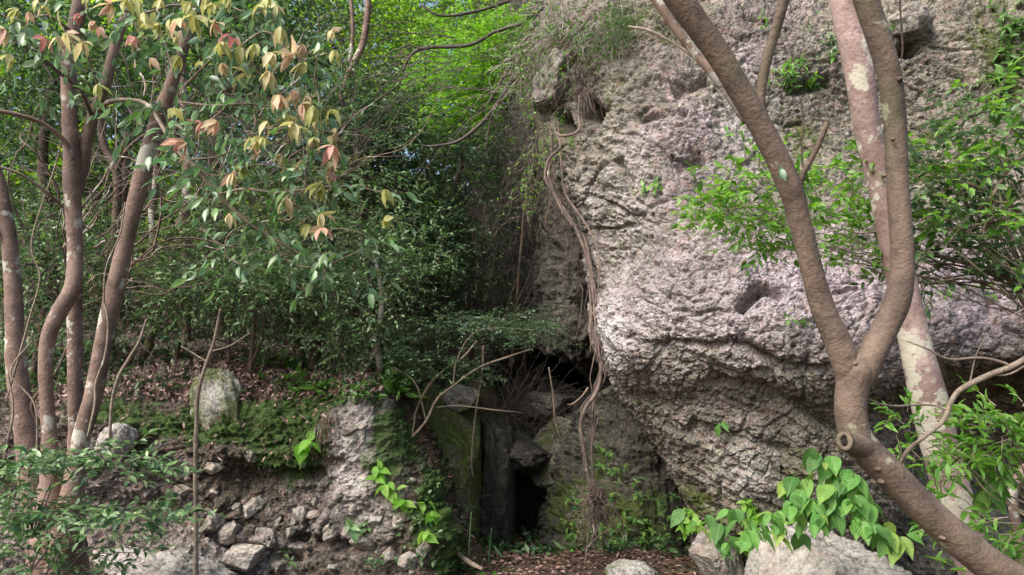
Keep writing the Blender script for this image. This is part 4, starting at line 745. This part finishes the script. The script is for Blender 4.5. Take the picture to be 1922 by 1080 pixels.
# ============================================================ ROOTS, VINES, TWIGS
t = mk('hanging_root', 'long reddish aerial root hanging beside the cliff edge and ending in a fibrous bundle', 'root', P(1125, 700, 6.5))
RT = [[(1095,440,7.0,6.6),(1108,490,6.85,7.3),(1112,540,6.75,7.3),(1110,590,6.65,7.9),(1120,640,6.5,9.9),(1128,690,6.4,9.2),(1120,735,6.35,9.2),(1100,765,6.3,9.9),(1090,800,6.3,9.2),(1097,850,6.3,7.3),(1108,905,6.3,9.2),(1125,950,6.3,6.6),(1140,990,6.3,4.0)],
      [(1128,690,6.4,6.6),(1118,730,6.45,5.9),(1112,780,6.4,5.3),(1110,840,6.4,5.3),(1112,900,6.35,4.6),(1106,960,6.3,4.6),(1104,1010,6.3,4.6),(1098,1060,6.3,4.0)],
      [(1035,250,7.2,5.3),(1036,290,7.2,5.3),(1030,330,7.2,5.9),(1045,370,7.15,5.9),(1070,410,7.05,7.3),(1090,450,6.95,8.6),(1106,500,6.85,5.9),(1116,560,6.7,5.3),(1122,620,6.5,5.3)],
      [(1048,230,7.1,4.6),(1053,300,7.05,4.6),(1060,360,7.0,5.3),(1085,400,6.9,5.3),(1105,430,6.8,4.6),(1122,470,6.7,4.0),(1124,530,6.6,3.3),(1112,600,6.6,3.3),(1108,660,6.5,2.6)],
      [(1110,905,6.3,5.9),(1140,940,6.3,5.3),(1165,975,6.3,4.0),(1175,1010,6.3,2.6)],[(1112,900,6.3,5.3),(1125,970,6.28,4.6),(1110,1020,6.28,4.0),(1125,1035,6.28,2.6)],[(1130,940,6.3,4.0),(1150,980,6.3,4.0),(1120,1010,6.25,3.3),(1100,1030,6.25,2.6)]]
for k_ in range(5):
    x0 = rng.uniform(-9, 9); ys = np.linspace(rng.uniform(430, 600), rng.uniform(760, 980), 9); xs = np.interp(ys, [430, 550, 640, 700, 770, 900, 1000], [1098, 1110, 1120, 1126, 1100, 1108, 1125]) + x0 + rng.normal(size=9) * 10; ds = np.interp(ys, [430, 550, 640, 1000], [7.0, 6.7, 6.42, 6.26]); RT.append([(x, y, dd_, w_) for x, y, dd_, w_ in zip(xs, ys, ds, np.linspace(4, 1.6, 9))])
for s in [[(q_[0], q_[1], q_[2], q_[3] * .85) for q_ in s_] for s_ in RT]: limb('root_strand', t, s, 'root', seg=10, per=10, rough=.14, nf=20)
a = Acc(); n = 150; x = rng.uniform(-1, 1, n); O = P(1118 + 12 * x, 900 + rng.uniform(0, 70, n), 6.3 + rng.uniform(-.06, .08, n)); D = np.stack([x * .6 + .15, rng.normal(size=n) * .3, np.full(n, -1.)], 1)
strands(a, O, D, rng.uniform(.2, .62, n), 15, rng.uniform(.002, .0055, n), .62, .13); build('root_fibres', a, M['root'], t)
a = Acc(); n = 70; k = rng.random(n); q = crom(np.array(RT[2]), 10)[rng.integers(10, 70, n)]; strands(a, P(q[:, 0] + rng.normal(size=n) * 6, q[:, 1], q[:, 2]), np.stack([rng.normal(size=n) * .3 + .25, rng.normal(size=n) * .2, np.full(n, -1.)], 1), rng.uniform(.3, 1.1, n), 12, rng.uniform(.002, .005, n), .3, .12); build('root_fibres', a, M['root'], t)
# curtain of bare hanging twigs
def curtain(name, label, cat, B, mat, L, r, wig, grav, M_=9, base=None, D0=None, leafmat_=None, leaf=.03):
    O, D = blobs(B); n = len(O); D = D * .4 + np.array([0, 0, -.6]) if D0 is None else D * .5 + np.array(D0)
    t = mk(name, label, cat, O[0] if base is None else base); a = Acc(); X = strands(a, O, D, rng.uniform(L[0], L[1], n), M_, rng.uniform(r * .5, r, n), wig, grav); build('twigs', a, M[mat], t)
    if leafmat_:
        la = Acc(); p_ = X[:, 2:].reshape(-1, 3); p_ = p_[rng.random(len(p_)) < .35]; leaves(la, p_, rng.normal(size=p_.shape) + np.array([0, 0, -.3]), rng.normal(size=p_.shape) * .5 + np.array([0, -.3, 1]), rng.uniform(.6, 1.2, len(p_)) * leaf, rng.uniform(.3, .6, len(p_)) * leaf, T4); build('foliage', la, M[leafmat_], t)
    return t
curtain('dead_creeper', 'grey curtain of bare hanging twigs below the maple', 'creeper', [(950,300,10.2,70,110,.5,420),(1000,220,9.6,45,90,.4,260),(930,440,10,80,110,.6,330),(970,400,9.6,40,100,.3,120),(880,560,9.6,70,80,.6,140)], 'curtain', (.4, 1.2), .005, .6, .22, 13)
curtain('tangled_creeper', 'tangle of brown stems and roots spilling over the top corner of the cliff', 'creeper', [(1050,40,7.5,60,50,.4,150),(1120,60,7.2,60,50,.3,110),(1000,120,7.8,40,60,.3,110),(1160,20,7.1,60,40,.3,60)], 'bark_w', (.3, .8), .0048, .34, .1, 11, D0=(-.35, -.1, -.6), leafmat_='fern', leaf=.06)
curtain('tangled_creeper', 'knot of pale roots clinging below the grey block on the cliff corner', 'creeper', [(1085,130,6.95,16,20,.08,46),(1095,165,6.9,14,14,.06,26)], 'root', (.25, .6), .006, .3, .1, 11, D0=(-.05, -.1, -.9))
t = mk('looping_root', 'single pale root looping out from the cliff corner below the grey block', 'root', P(1085, 200, 6.8))
limb('root_strand', t, [(1088,180,6.75,4),(1086,215,6.7,4),(1088,240,6.65,5),(1075,252,6.6,5),(1050,254,6.65,5),(1038,240,6.8,4),(1030,230,6.9,3)], 'root', seg=8); limb('root_strand', t, [(1040,240,7.0,5),(1052,275,6.95,6),(1030,300,6.95,6),(1024,335,6.95,6),(1040,365,6.95,6),(1055,395,6.9,5),(1075,425,6.85,5)], 'root', seg=8)
curtain('creeper', 'green creeper with small leaves draped over the left edge of the cliff', 'creeper', [(1015,260,7.5,25,50,.2,60),(1000,330,7.8,20,60,.2,50),(1050,90,7.2,80,40,.3,90),(1010,170,7.6,30,40,.2,50)], 'twig', (.2, .6), .003, .35, .2, 9, leafmat_='fresh', leaf=.045)
curtain('hanging_rootlets', 'fine dark rootlets hanging behind the root under the overhang', 'roots', [(1175,745,6.9,40,20,.15,70),(1230,900,7.1,50,50,.15,30)], 'twigd', (.3, 1.1), .0032, .14, .3, 9)
curtain('grass_tuft', 'grassy growth hanging from the cliff top left of the leaning limb', 'grass', [(1175,40,6.8,30,45,.2,140),(1130,70,6.95,40,30,.2,80)], 'fern', (.15, .4), .003, .2, .25, 7, D0=(-.5, -.4, -.1))
curtain('brush_pile', 'heap of broken branches lying in the shade at the back of the ravine', 'branches', [(950,780,8.6,50,15,.3,50),(1000,800,8.6,40,12,.2,24),(900,640,9.2,60,40,.5,60)], 'twigd', (.4, 1.2), .007, .2, 0., 8, D0=(.2, -.2, .3))
curtain('bare_thicket', 'thin bare stems rising in the gully behind the fine leaved shrub', 'thicket', [(880,620,9.2,110,50,.6,130),(780,620,8.6,70,50,.5,70)], 'twigd', (.6, 1.8), .008, .13, -.25, 10, D0=(0, 0, 1.2))
curtain('bare_thicket', 'web of thin crossing twigs behind the trunks on the ledge', 'thicket', [(300,330,7.8,200,150,.9,210),(520,330,7.6,180,160,.9,170),(120,560,7,140,100,.6,120),(560,640,7.2,160,50,.4,130),(300,610,7.2,160,60,.4,120)], 'twigd', (.5, 1.5), .0055, .2, 0., 10, D0=(0, 0, .1))
curtain('bare_thicket', 'crooked brown branches tangled through the leaves of the left thicket', 'thicket', [(420,300,6.6,230,180,.8,60),(150,450,6.2,150,150,.8,40)], 'bark_l', (.6, 1.8), .011, .24, 0., 14, D0=(.2, 0, .3))
curtain('bare_twigs', 'pale bare twigs reaching into the picture at top centre', 'twigs', [(800,100,9,110,60,.8,40),(900,170,8.5,80,70,.6,24)], 'twigd', (.6, 1.8), .008, .18, .05, 10, D0=(-.8, 0, -.2))
t = mk('hanging_branch', 'long dark branch sweeping down across the bright maple', 'branch', P(1000, 60, 8.4))
for s in ([(1040,60,8.4,8),(990,110,8.4,7),(960,150,8.4,7),(930,200,8.4,7),(900,235,8.4,7),(860,265,8.4,6),(810,275,8.4,5),(790,272,8.4,3)],[(980,45,8.4,6),(930,60,8.5,6),(880,85,8.5,7),(800,90,8.6,7),(770,105,8.6,5),(755,135,8.6,4)],[(990,120,8.4,5),(960,160,8.4,5),(930,200,8.3,4),(918,240,8.3,3),(912,280,8.3,2)],[(1010,110,8.3,9),(960,125,8.3,7),(920,190,8.3,5)],[(960,0,8.5,6),(900,20,8.5,6),(830,30,8.5,5),(790,10,8.5,4)]): limb('branch', t, s, 'twigd', seg=7, per=8, rough=.12)
curtain('fallen_roots', 'bundle of reddish dead roots hanging over the bank beneath the ledge', 'roots', [(608,790,6.35,16,12,.05,14),(622,775,6.35,10,10,.05,8)], 'bark_l', (.2, .42), .004, .1, .3, 7, D0=(-.35, -.2, -1.2))
for (lab, s) in (('bare pale branch lying on the leaf litter at the ravine mouth', [(848,1028,6.4,8),(866,1045,6.3,9),(885,1058,6.2,9),(905,1068,6.1,7)]), ('thin pale stick leaning in the ravine behind the hanging root', [(1104,728,7.6,4),(1092,745,7.6,4),(1075,758,7.6,3),(1065,760,7.6,2)]), ('long bent creeper stem hanging at the pillar top', [(907,650,7.2,5),(905,700,7.2,4),(895,760,7.2,4),(888,820,7.2,4),(885,870,7.2,3),(888,895,7.2,2)]), ('dry stem slanting down the back of the ravine', [(1030,690,8.2,3),(1038,740,8.2,4),(1042,790,8.2,4),(1052,825,8.2,3)])):
    a = Acc(); ptube(a, s, seg=8, rough=.1); tag(build('fallen_branch', a, M['twig'], origin=P(*s[-1][:3])), lab, 'branch')

# ============================================================ PLANTS NEAR THE CAMERA AND ON THE ROCKS
def plant(name, label, cat, base, B, mat, leaf, n, T=T8, group=None, **k):
    t = mk(name, label, cat, P(*base), group); bush(t, B, mat, leaf, n, T=T, base=P(*base), **k); return t
plant('camellia_shrub', 'shrub of small green leaves crossing behind both limbs of the forked tree', 'shrub', (1990,560,4.6), [(1420,340,4.5,90,45,.3,36),(1370,400,4.5,90,35,.3,44),(1480,410,4.5,90,60,.3,44),(1590,330,4.7,70,70,.3,46),(1600,460,4.7,70,60,.3,40),(1420,455,4.5,70,18,.2,14),(1340,380,4.4,50,25,.2,14)], 'fresh', .062, 7, tl=(.12, .3), flat=.5, twmat='twig', nst=2, r0=.010, asp=.46)
t = plant('camellia_shrub', 'dense glossy shrub with tangled pale stems right of the forked tree', 'shrub', (2010,640,4.4), [(1780,340,4.6,90,70,.35,66),(1850,260,4.6,80,70,.35,50),(1790,440,4.6,100,60,.35,66),(1890,400,4.5,70,90,.35,66),(1740,250,4.6,50,50,.3,18),(1880,490,4.5,60,50,.3,30),(1730,500,4.6,50,30,.3,14)], 'everl', .064, 7, tl=(.12, .32), flat=.4, twmat='twig', nst=4, r0=.011, asp=.5)
for s in ([(1960,270,4.3,9),(1900,310,4.3,8),(1860,370,4.3,7),(1830,400,4.35,4)],[(1960,430,4.35,8),(1870,370,4.4,9),(1800,340,4.4,7),(1730,330,4.45,7),(1650,350,4.5,5)],[(1930,400,4.3,7),(1880,410,4.3,6),(1800,430,4.4,5),(1700,430,4.5,4),(1600,440,4.5,3)],[(1950,480,4.3,5),(1850,440,4.4,5),(1760,460,4.4,4),(1690,500,4.4,3)],[(1870,345,4.3,5),(1878,390,4.3,5),(1850,420,4.3,4),(1845,450,4.3,3)],[(1900,560,4.3,4),(1830,500,4.3,4),(1760,440,4.4,3)],[(1960,340,4.3,6),(1890,380,4.3,6),(1850,370,4.3,4)]): limb('branch', t, s, 'twig', seg=8, per=8)
plant('bright_sprays', 'light green young sprays mixed in front of the tangled stems at the right edge', 'shrub', (1990,560,4.2), [(1760,300,4.3,60,40,.2,16),(1850,200,4.3,60,40,.2,14),(1890,300,4.2,40,50,.2,14),(1800,400,4.3,80,40,.2,20),(1880,450,4.2,50,40,.2,12),(1630,300,4.5,50,30,.2,10)], 'fresh', .07, 6, tl=(.1, .25), flat=.5, twmat='twig', nst=1, r0=.007, asp=.42)
t = plant('leafy_shrub', 'narrow leaved shrub at the right edge below the cliff lip', 'shrub', (1990,1010,3.6), [(1850,830,3.6,60,60,.2,30),(1900,790,3.6,50,40,.2,20),(1740,860,3.7,60,50,.2,24),(1700,800,3.7,40,30,.15,8),(1890,860,3.6,50,40,.2,20),(1760,940,3.7,50,30,.2,10),(1900,1010,3.5,50,60,.25,16),(1870,1070,3.5,60,30,.2,12)], 'fresh', .07, 7, tl=(.1, .22), asp=.33, twmat='twig', nst=2, r0=.007)
for s in ([(1960,650,3.3,12),(1905,685,3.3,11),(1855,705,3.3,11),(1805,730,3.3,11),(1785,755,3.3,10),(1770,790,3.3,9),(1735,820,3.3,8),(1705,845,3.35,8),(1688,875,3.4,6),(1685,892,3.4,4)],[(1900,690,3.3,5),(1880,680,3.3,5),(1840,672,3.3,5),(1780,674,3.3,4),(1740,655,3.3,3),(1700,640,3.3,2)],[(1785,770,3.3,5),(1740,760,3.3,4),(1670,762,3.2,4),(1620,745,3.1,4),(1575,710,3.0,3),(1560,670,2.95,2)],[(1820,720,3.3,3),(1835,660,3.3,2),(1870,610,3.3,2),(1922,580,3.3,2)],[(1960,660,3.3,6),(1900,700,3.3,4),(1860,705,3.3,3)]): limb('branch', t, s, 'twig', seg=8, per=8, rough=.08)
t = mk('bent_tree', 'short bent brown trunk at the lower right edge', 'tree', P(1940, 1150, 4.2)); limb('trunk', t, [(1925,1160,4.2,22),(1915,1040,4.2,18),(1903,960,4.2,17),(1902,915,4.2,17),(1925,880,4.2,19),(1965,820,4.2,18),(2000,600,4.2,14)], 'bark_l', seg=12)
for (lab, x, B) in (('low shrub with glossy leaves in front of the stump at bottom left', (60,1010,3.9), [(70,870,3.9,90,25,.25,34),(230,870,3.9,80,25,.25,34),(20,910,3.9,60,30,.2,20),(160,850,3.9,70,20,.2,20)]), ('lower spray of glossy leaves spreading right from the stump', (60,1120,3.8), [(130,965,3.8,90,22,.25,34),(250,965,3.8,85,22,.25,36),(30,990,3.8,60,40,.2,22),(60,950,3.8,60,20,.2,14)]), ('dark sprigs at the bottom left corner', (40,1150,3.9), [(40,1050,3.8,60,40,.25,20),(170,1050,4.1,70,30,.2,12),(260,1010,4.3,60,50,.2,14)])):
    plant('evergreen_sprig', lab, 'shrub', x, B, 'everl', .052, 8, tl=(.10, .22), flat=.75, twmat='twigd', nst=2, r0=.006, asp=.44, toCam=.3)

def rosette(la, ta, S, x, y, n, leaf, T=T8, asp=.5, stem=.1, spread=1., hang=.3, rnd=None):
    c, nn = S.at(x, y); s = unP(c[None])[2][0] / FPX
    tip = c + nn * stem + np.array([0, 0, .3 * stem]); an = rng.uniform(0, 6.28) + np.arange(n) * 6.28 / n + rng.normal(size=n) * .3
    e1 = nrm(np.cross(nn, [0, 0, 1.])); e2 = np.cross(e1, nn)
    dr = e1 * np.cos(an)[:, None] * spread + e2 * np.sin(an)[:, None] * spread + nn * .4 + np.array([0, 0, -hang]); nr = np.tile(nn * .7 + np.array([0, 0, .8]), (n, 1)) + rng.normal(size=(n, 3)) * .2
    l = leaf * rng.uniform(.6, 1.1, n); leaves(la, tip + rng.normal(size=(n, 3)) * leaf * .15, dr, nr, l, l * asp, T, rnd); ta.add(*_stalk(c - nn * .01, tip, .002))
def _stalk(p0, p1, r):
    a = Acc(); tube(a, np.array([p0, (p0 + p1) / 2 + (0, 0, .01), p1]), np.array([r, r, r * .7]), seg=5, per=2, rough=0, cap=False); return a.V[0], None, a.F4[0]
def rockplant(name, label, cat, S, spots, mat, n, leaf, T=T8, asp=.5, group=None, **k):
    c, _ = S.at(*spots[0][:2]); t = mk(name, label, cat, c, group); la, ta = Acc(), Acc()
    for (x, y, *s) in spots: rosette(la, ta, S, x, y, n, leaf * (s[0] if s else 1), T, asp, **k)
    build('leaves', la, M[mat], t); build('stalks', ta, M['fern'], t); return t
rockplant('broad_leaved_seedling', 'lime green seedling with one large heart shaped leaf on the mossy bank', 'plant', S_bank, [(577,842,1),(575,838,.7)], 'lime', 4, .18, TB, .72, stem=.08, hang=.7)
rockplant('climbing_plant', 'trail of bright lime leaves running down the mossy corner of the bank', 'plant', S_bank, [(718,890,.8),(728,915,1),(745,925,1),(758,938,1.1),(792,955,.9),(803,968,.9),(795,995,1),(812,975,.7),(710,900,.7)], 'lime', 4, .135, TB, .62, stem=.06, hang=.7)
rockplant('small_fern', 'dull green leaf tuft among the stones of the bank', 'plant', S_bank, [(668,990,1.2),(690,1000,1),(660,1000,1)], 'blue', 5, .10, TB, .55, stem=.05)
rockplant('small_fern', 'small green tuft low on the bank near its right end', 'plant', S_bank, [(706,1050,1),(712,1056,.8)], 'everl', 6, .08, T8, .4, stem=.05)
sp = [(rng.uniform(740, 850), rng.uniform(880, 1075), rng.uniform(.5, 1.2)) for _ in range(34)] + [(rng.uniform(620, 700), rng.uniform(720, 760), 1) for _ in range(14)]
rockplant('small_fern', 'small green tuft at the bottom of the bank right of the long grey rock', 'plant', S_bank, [(530,1050,1),(545,1065,1)], 'everl', 6, .08, T8, .4, stem=.05)
rockplant('ground_ivy', 'small dark leaves scattered down the mossy corner of the bank', 'plant', S_bank, sp, 'everl', 4, .045, T8, .6, stem=.03)
sp = [(rng.uniform(1060, 1300), rng.uniform(900, 1078), rng.uniform(.7, 1.3)) for _ in range(85)] + [(1138 + rng.normal() * 20, 870 + rng.normal() * 12, 1) for _ in range(12)] + [(rng.uniform(1080, 1130), rng.uniform(930, 1000), 1) for _ in range(20)]
rockplant('wall_plants', 'dark green seedlings growing thickly on the recessed rock by the hanging root', 'plant', S_rec, sp, 'broad', 5, .065, T8, .55, stem=.05)
sp = [(rng.uniform(1300, 1420), 985 + rng.normal() * 12, rng.uniform(.7, 1.2)) for _ in range(16)] + [(rng.uniform(1380, 1480), 1010 + rng.normal() * 18, rng.uniform(.7, 1.3)) for _ in range(18)]
rockplant('creeping_plant', 'bright leaves trailing along the cliff foot left of the pale boulder', 'plant', S_cliff, sp, 'lime', 5, .12, TB, .6, stem=.10, hang=.5)
rockplant('broad_leaved_seedling', 'pair of fresh green leaves alone on the grey underside of the cliff', 'plant', S_cliff, [(1361,795,1)], 'broad', 3, .10, TB, .5, stem=.05, hang=1.)
# ferns and tufts on the cliff face
tufts = [('fresh fern tuft in the middle of the cliff face', [(1222,358,1.3),(1215,365,1)], 'fresh', 9), ('leafy patch growing in the hollow right of the small upright limb', [(1490 + rng.normal() * 26, 140 + rng.normal() * 16, 1) for _ in range(16)], 'fresh', 6), ('fern fringe hanging at the top right corner of the cliff', [(1890 + rng.normal() * 22, 90 + rng.normal() * 60, 1.4) for _ in range(22)], 'fern', 8),
         ('single leafy tuft near the top beside the small upright limb', [(1425,35,1),(1430,60,.8)], 'fresh', 5), ('sparse moss and ferns at the left shoulder of the cliff', [(1060 + rng.normal() * 18, 250 + rng.normal() * 40, .7) for _ in range(16)], 'fresh', 5), ('leafy growth on the cliff beside the pinkish trunk', [(1545 + rng.normal() * 18, 110 + rng.normal() * 40, .8) for _ in range(14)], 'everl', 5),
         ('green tufts over the block at the top of the cliff', [(1640 + rng.normal() * 60, 40 + rng.normal() * 30, .8) for _ in range(8)], 'fern', 6), ('dark creeping growth where the cliff meets the right edge', [(1885 + rng.normal() * 25, 200 + rng.normal() * 30, .9) for _ in range(14)], 'everl', 6), ('small sprig on the pale rock just left of the long limb at mid height', [(1480,605,1.1),(1500,602,.8)], 'fresh', 5), ('small tuft on the rock under the slanting limb, above the leafy sprays', [(1370,265,1.)], 'fresh', 6),
         ('bright sprig at the right over the dark recess', [(1790,560,1.2),(1830,552,1.2),(1850,565,1)], 'fresh', 5)]
for (lab, sp, mt, n) in tufts: rockplant('fern_tuft', lab, 'fern', S_cliff, sp, mt, n, .085, T8, .34, stem=.05, group=None)
# large leaved plant under the forked tree
t = mk('broad_leaved_plant', 'heap of large ribbed green leaves growing over the pale boulder beside the leaning trunk', 'plant', P(1560, 960, 4.0)); la, ta = Acc(), Acc()
sp = [(1530,860,4.0,2),(1545,875,3.95,1),(1515,905,4,3),(1550,925,3.95,4),(1580,915,3.95,4),(1600,905,3.9,4),(1535,950,3.9,4),(1570,955,3.85,4),(1600,945,3.85,5),(1500,930,4,4),(1480,950,4,4),(1465,975,4,4),(1500,975,3.9,4),(1540,985,3.8,4),(1625,965,3.75,4),(1640,995,3.7,5),(1560,880,4.0,4),(1615,925,3.85,5),(1570,975,3.8,5),(1600,985,3.75,4),(1660,1000,3.65,4),(1690,1020,3.6,3),(1510,950,3.95,5),(1450,980,4,5),(1470,1005,3.9,4),(1545,945,3.9,5),(1585,935,3.85,5),(1665,1015,3.65,3),(1620,935,3.8,3),(1440,1000,4,4),(1410,1010,4.0,4),(1395,990,4.1,4),(1520,1000,3.8,3)]
sp += [(x + rng.normal() * 14, y + rng.normal() * 10, d + .06, 2) for (x, y, d, n) in sp[:34:2]]
sp += [(1330,985,4.6,3),(1355,1000,4.5,4),(1310,1000,4.7,3),(1375,975,4.5,3),(1345,1025,4.4,3),(1290,975,4.8,2),(1400,1000,4.3,3),(1375,1030,4.3,3)]
for (x, y, d, n) in sp:
    c = P(x, y - 12, d + rng.uniform(-.08, .08)); an = rng.uniform(0, 6.28, n); dr = np.stack([np.cos(an) * .75, np.sin(an) * .5 - .35, np.full(n, -.65) + rng.normal(size=n) * .2], 1); nr = np.stack([np.cos(an) * .35, np.full(n, -.6) + rng.normal(size=n) * .35, np.full(n, .85)], 1) + rng.normal(size=(n, 3)) * .15
    l = rng.uniform(.045, .14, n); leaves(la, c + rng.normal(size=(n, 3)) * .02, dr, nr, l, l * .62, TB); ta.add(*_stalk(c, c + np.array([.01, .1, -.05]), .0025))
build('leaves', la, M['broad'], t); build('stalks', ta, M['fern'], t)
t = mk('drooping_leaf_sprig', 'sprig of long hanging leaves beside the pinkish trunk at lower right', 'plant', P(1850, 880, 3.7)); la = Acc(); n = 5
leaves(la, np.tile(P(1850, 905, 3.7), (n, 1)) + rng.normal(size=(n, 3)) * .02, np.array([0, -.2, -1]) + rng.normal(size=(n, 3)) * .3, np.array([0, -1, .3]) + rng.normal(size=(n, 3)) * .3, .15, .07, TB); build('leaves', la, M['broad'], t); a = Acc(); ptube(a, [(1850,908,3.7,4),(1860,880,3.7,4),(1880,850,3.7,4)], seg=6); build('stalks', a, M['fern'], t)
t = mk('dangling_leaf', 'pale green leaf caught on the left limb of the forked tree', 'leaf', P(1464, 322, 2.78)); la = Acc(); leaves(la, P(np.array([1466,1466]), np.array([312,318]), np.array([2.775,2.77])), np.array([[-.15, -.1, -1], [.2, -.3, -1]]), np.array([[.2, -1, .2], [-.4, -1, .2]]), .05, .026, T8); build('leaves', la, M['blue'], t)
# ground plants on the ravine floor
for (lab, x, y, d, n, mt) in (('small bright fern on the litter of the ravine floor', 965, 1068, 5.9, 8, 'fresh'), ('seedlings sprouting at the foot of the mossy pillar', 880, 1045, 6.4, 6, 'fern'), ('tiny green sprouts in the litter at centre bottom', 925, 1060, 6.1, 6, 'fern')):
    b0 = gz(x, y, d); t = mk('ground_fern', lab, 'fern', b0); la = Acc(); an = rng.uniform(0, 6.28, n * 2); leaves(la, np.tile(b0 + (0, 0, .03), (n * 2, 1)) + rng.normal(size=(n * 2, 3)) * (.05, .05, .015), np.stack([np.cos(an), np.sin(an), np.full(n * 2, .5)], 1), np.tile([0, 0, 1.], (n * 2, 1)), .09, .03, T8); build('leaves', la, M[mt], t)
for (lab, x, y0, y1) in (('left of two thin upright shoots on the ravine floor', 880, 1045, 962), ('right of two thin upright shoots on the ravine floor', 918, 1055, 992)):
    a = Acc(); ptube(a, [(x, y0, 6.3, 3), (x + 2, (y0 + y1) / 2, 6.3, 3), (x + 5, y1, 6.3, 2)], seg=6); tag(build('green_shoot', a, M['small'], origin=P(x, y0, 6.3)), lab, 'shoot')

# ============================================================ LEAF LITTER (beyond counting)
def scatter(x0, x1, y0, y1, n, keep=None):
    x = rng.uniform(x0, x1, n); y = rng.uniform(y0, y1, n)
    if keep is not None: k = keep(x, y); x, y = x[k], y[k]
    return np.stack([x, y, H(x, y) + .012 + rng.random(len(x)) * .02], 1)
la = Acc(); q = scatter(-1.2, 1.6, 4.6, 9.5, 9000); leaves(la, q, np.column_stack([rng.normal(size=(len(q), 2)), rng.normal(size=len(q)) * .2]), np.column_stack([rng.normal(size=(len(q), 2)) * .35, np.ones(len(q))]), rng.uniform(.03, .08, len(q)), rng.uniform(.015, .035, len(q)), T4)
q = scatter(-5.5, -.4, 6.8, 10.5, 14000); leaves(la, q, np.column_stack([rng.normal(size=(len(q), 2)), rng.normal(size=len(q)) * .4]), np.column_stack([rng.normal(size=(len(q), 2)) * .6, np.ones(len(q))]), rng.uniform(.03, .11, len(q)), rng.uniform(.015, .035, len(q)), T4)
k = (S_bank.py < 752) & (S_bank.py > 600) & (S_bank.N[:, 2] > .25) & (S_bank.px > -50) & (S_bank.px < 760); q = S_bank.G[k]; nn = S_bank.N[k]; i = rng.integers(0, len(q), 7000); q, nn = q[i] + nn[i] * .015, nn[i]
leaves(la, q, rng.normal(size=q.shape), nn + rng.normal(size=q.shape) * .3, rng.uniform(.03, .085, len(q)), rng.uniform(.015, .035, len(q)), T4)
k = (S_bank.py < 860) & (S_bank.py > 700) & (S_bank.px > 230) & (S_bank.px < 640); q = S_bank.G[k]; nn = S_bank.N[k]; i = rng.integers(0, len(q), 420); q, nn = q[i] + nn[i] * .02, nn[i]
leaves(la, q, rng.normal(size=q.shape) + (0, 0, -.8), nn + rng.normal(size=q.shape) * .4, rng.uniform(.03, .07, len(q)), rng.uniform(.015, .03, len(q)), T4)
tag(build('leaf_litter', la, M['litter']), 'carpet of dead brown leaves on the ledge and ravine floor', 'leaf litter', kind='stuff')
la = Acc(); q = np.concatenate([scatter(-9, 2.0, 7.0, 14, 12000), scatter(-14, 3.0, 12, 24, 26000)]); an = rng.normal(size=(len(q), 3)); leaves(la, q + np.array([0, 0, .03]), np.column_stack([rng.normal(size=(len(q), 2)), np.abs(rng.normal(size=len(q))) * .8]), np.column_stack([rng.normal(size=(len(q), 2)) * .5, np.ones(len(q))]), rng.uniform(.06, .16, len(q)), rng.uniform(.03, .06, len(q)), T4)
tag(build('undergrowth', la, M['ever']), 'low green ground cover over the slopes behind the ledge', 'ground cover', kind='stuff')

for (lab, s) in (('thin dark twig standing upright between the two limbs of the forked tree', [(1502,180,3.2,3),(1508,230,3.2,3),(1504,270,3.2,3),(1509,330,3.2,3)]), ('thin dark vine hanging beside the right limb at the top edge', [(1685,-60,3.1,4),(1690,20,3.1,4),(1694,90,3.1,4),(1690,120,3.1,3)])):
    a = Acc(); ptube(a, s, seg=7, rough=.12); tag(build('hanging_vine', a, M['bark_d'], origin=P(*s[-1][:3])), lab, 'vine')
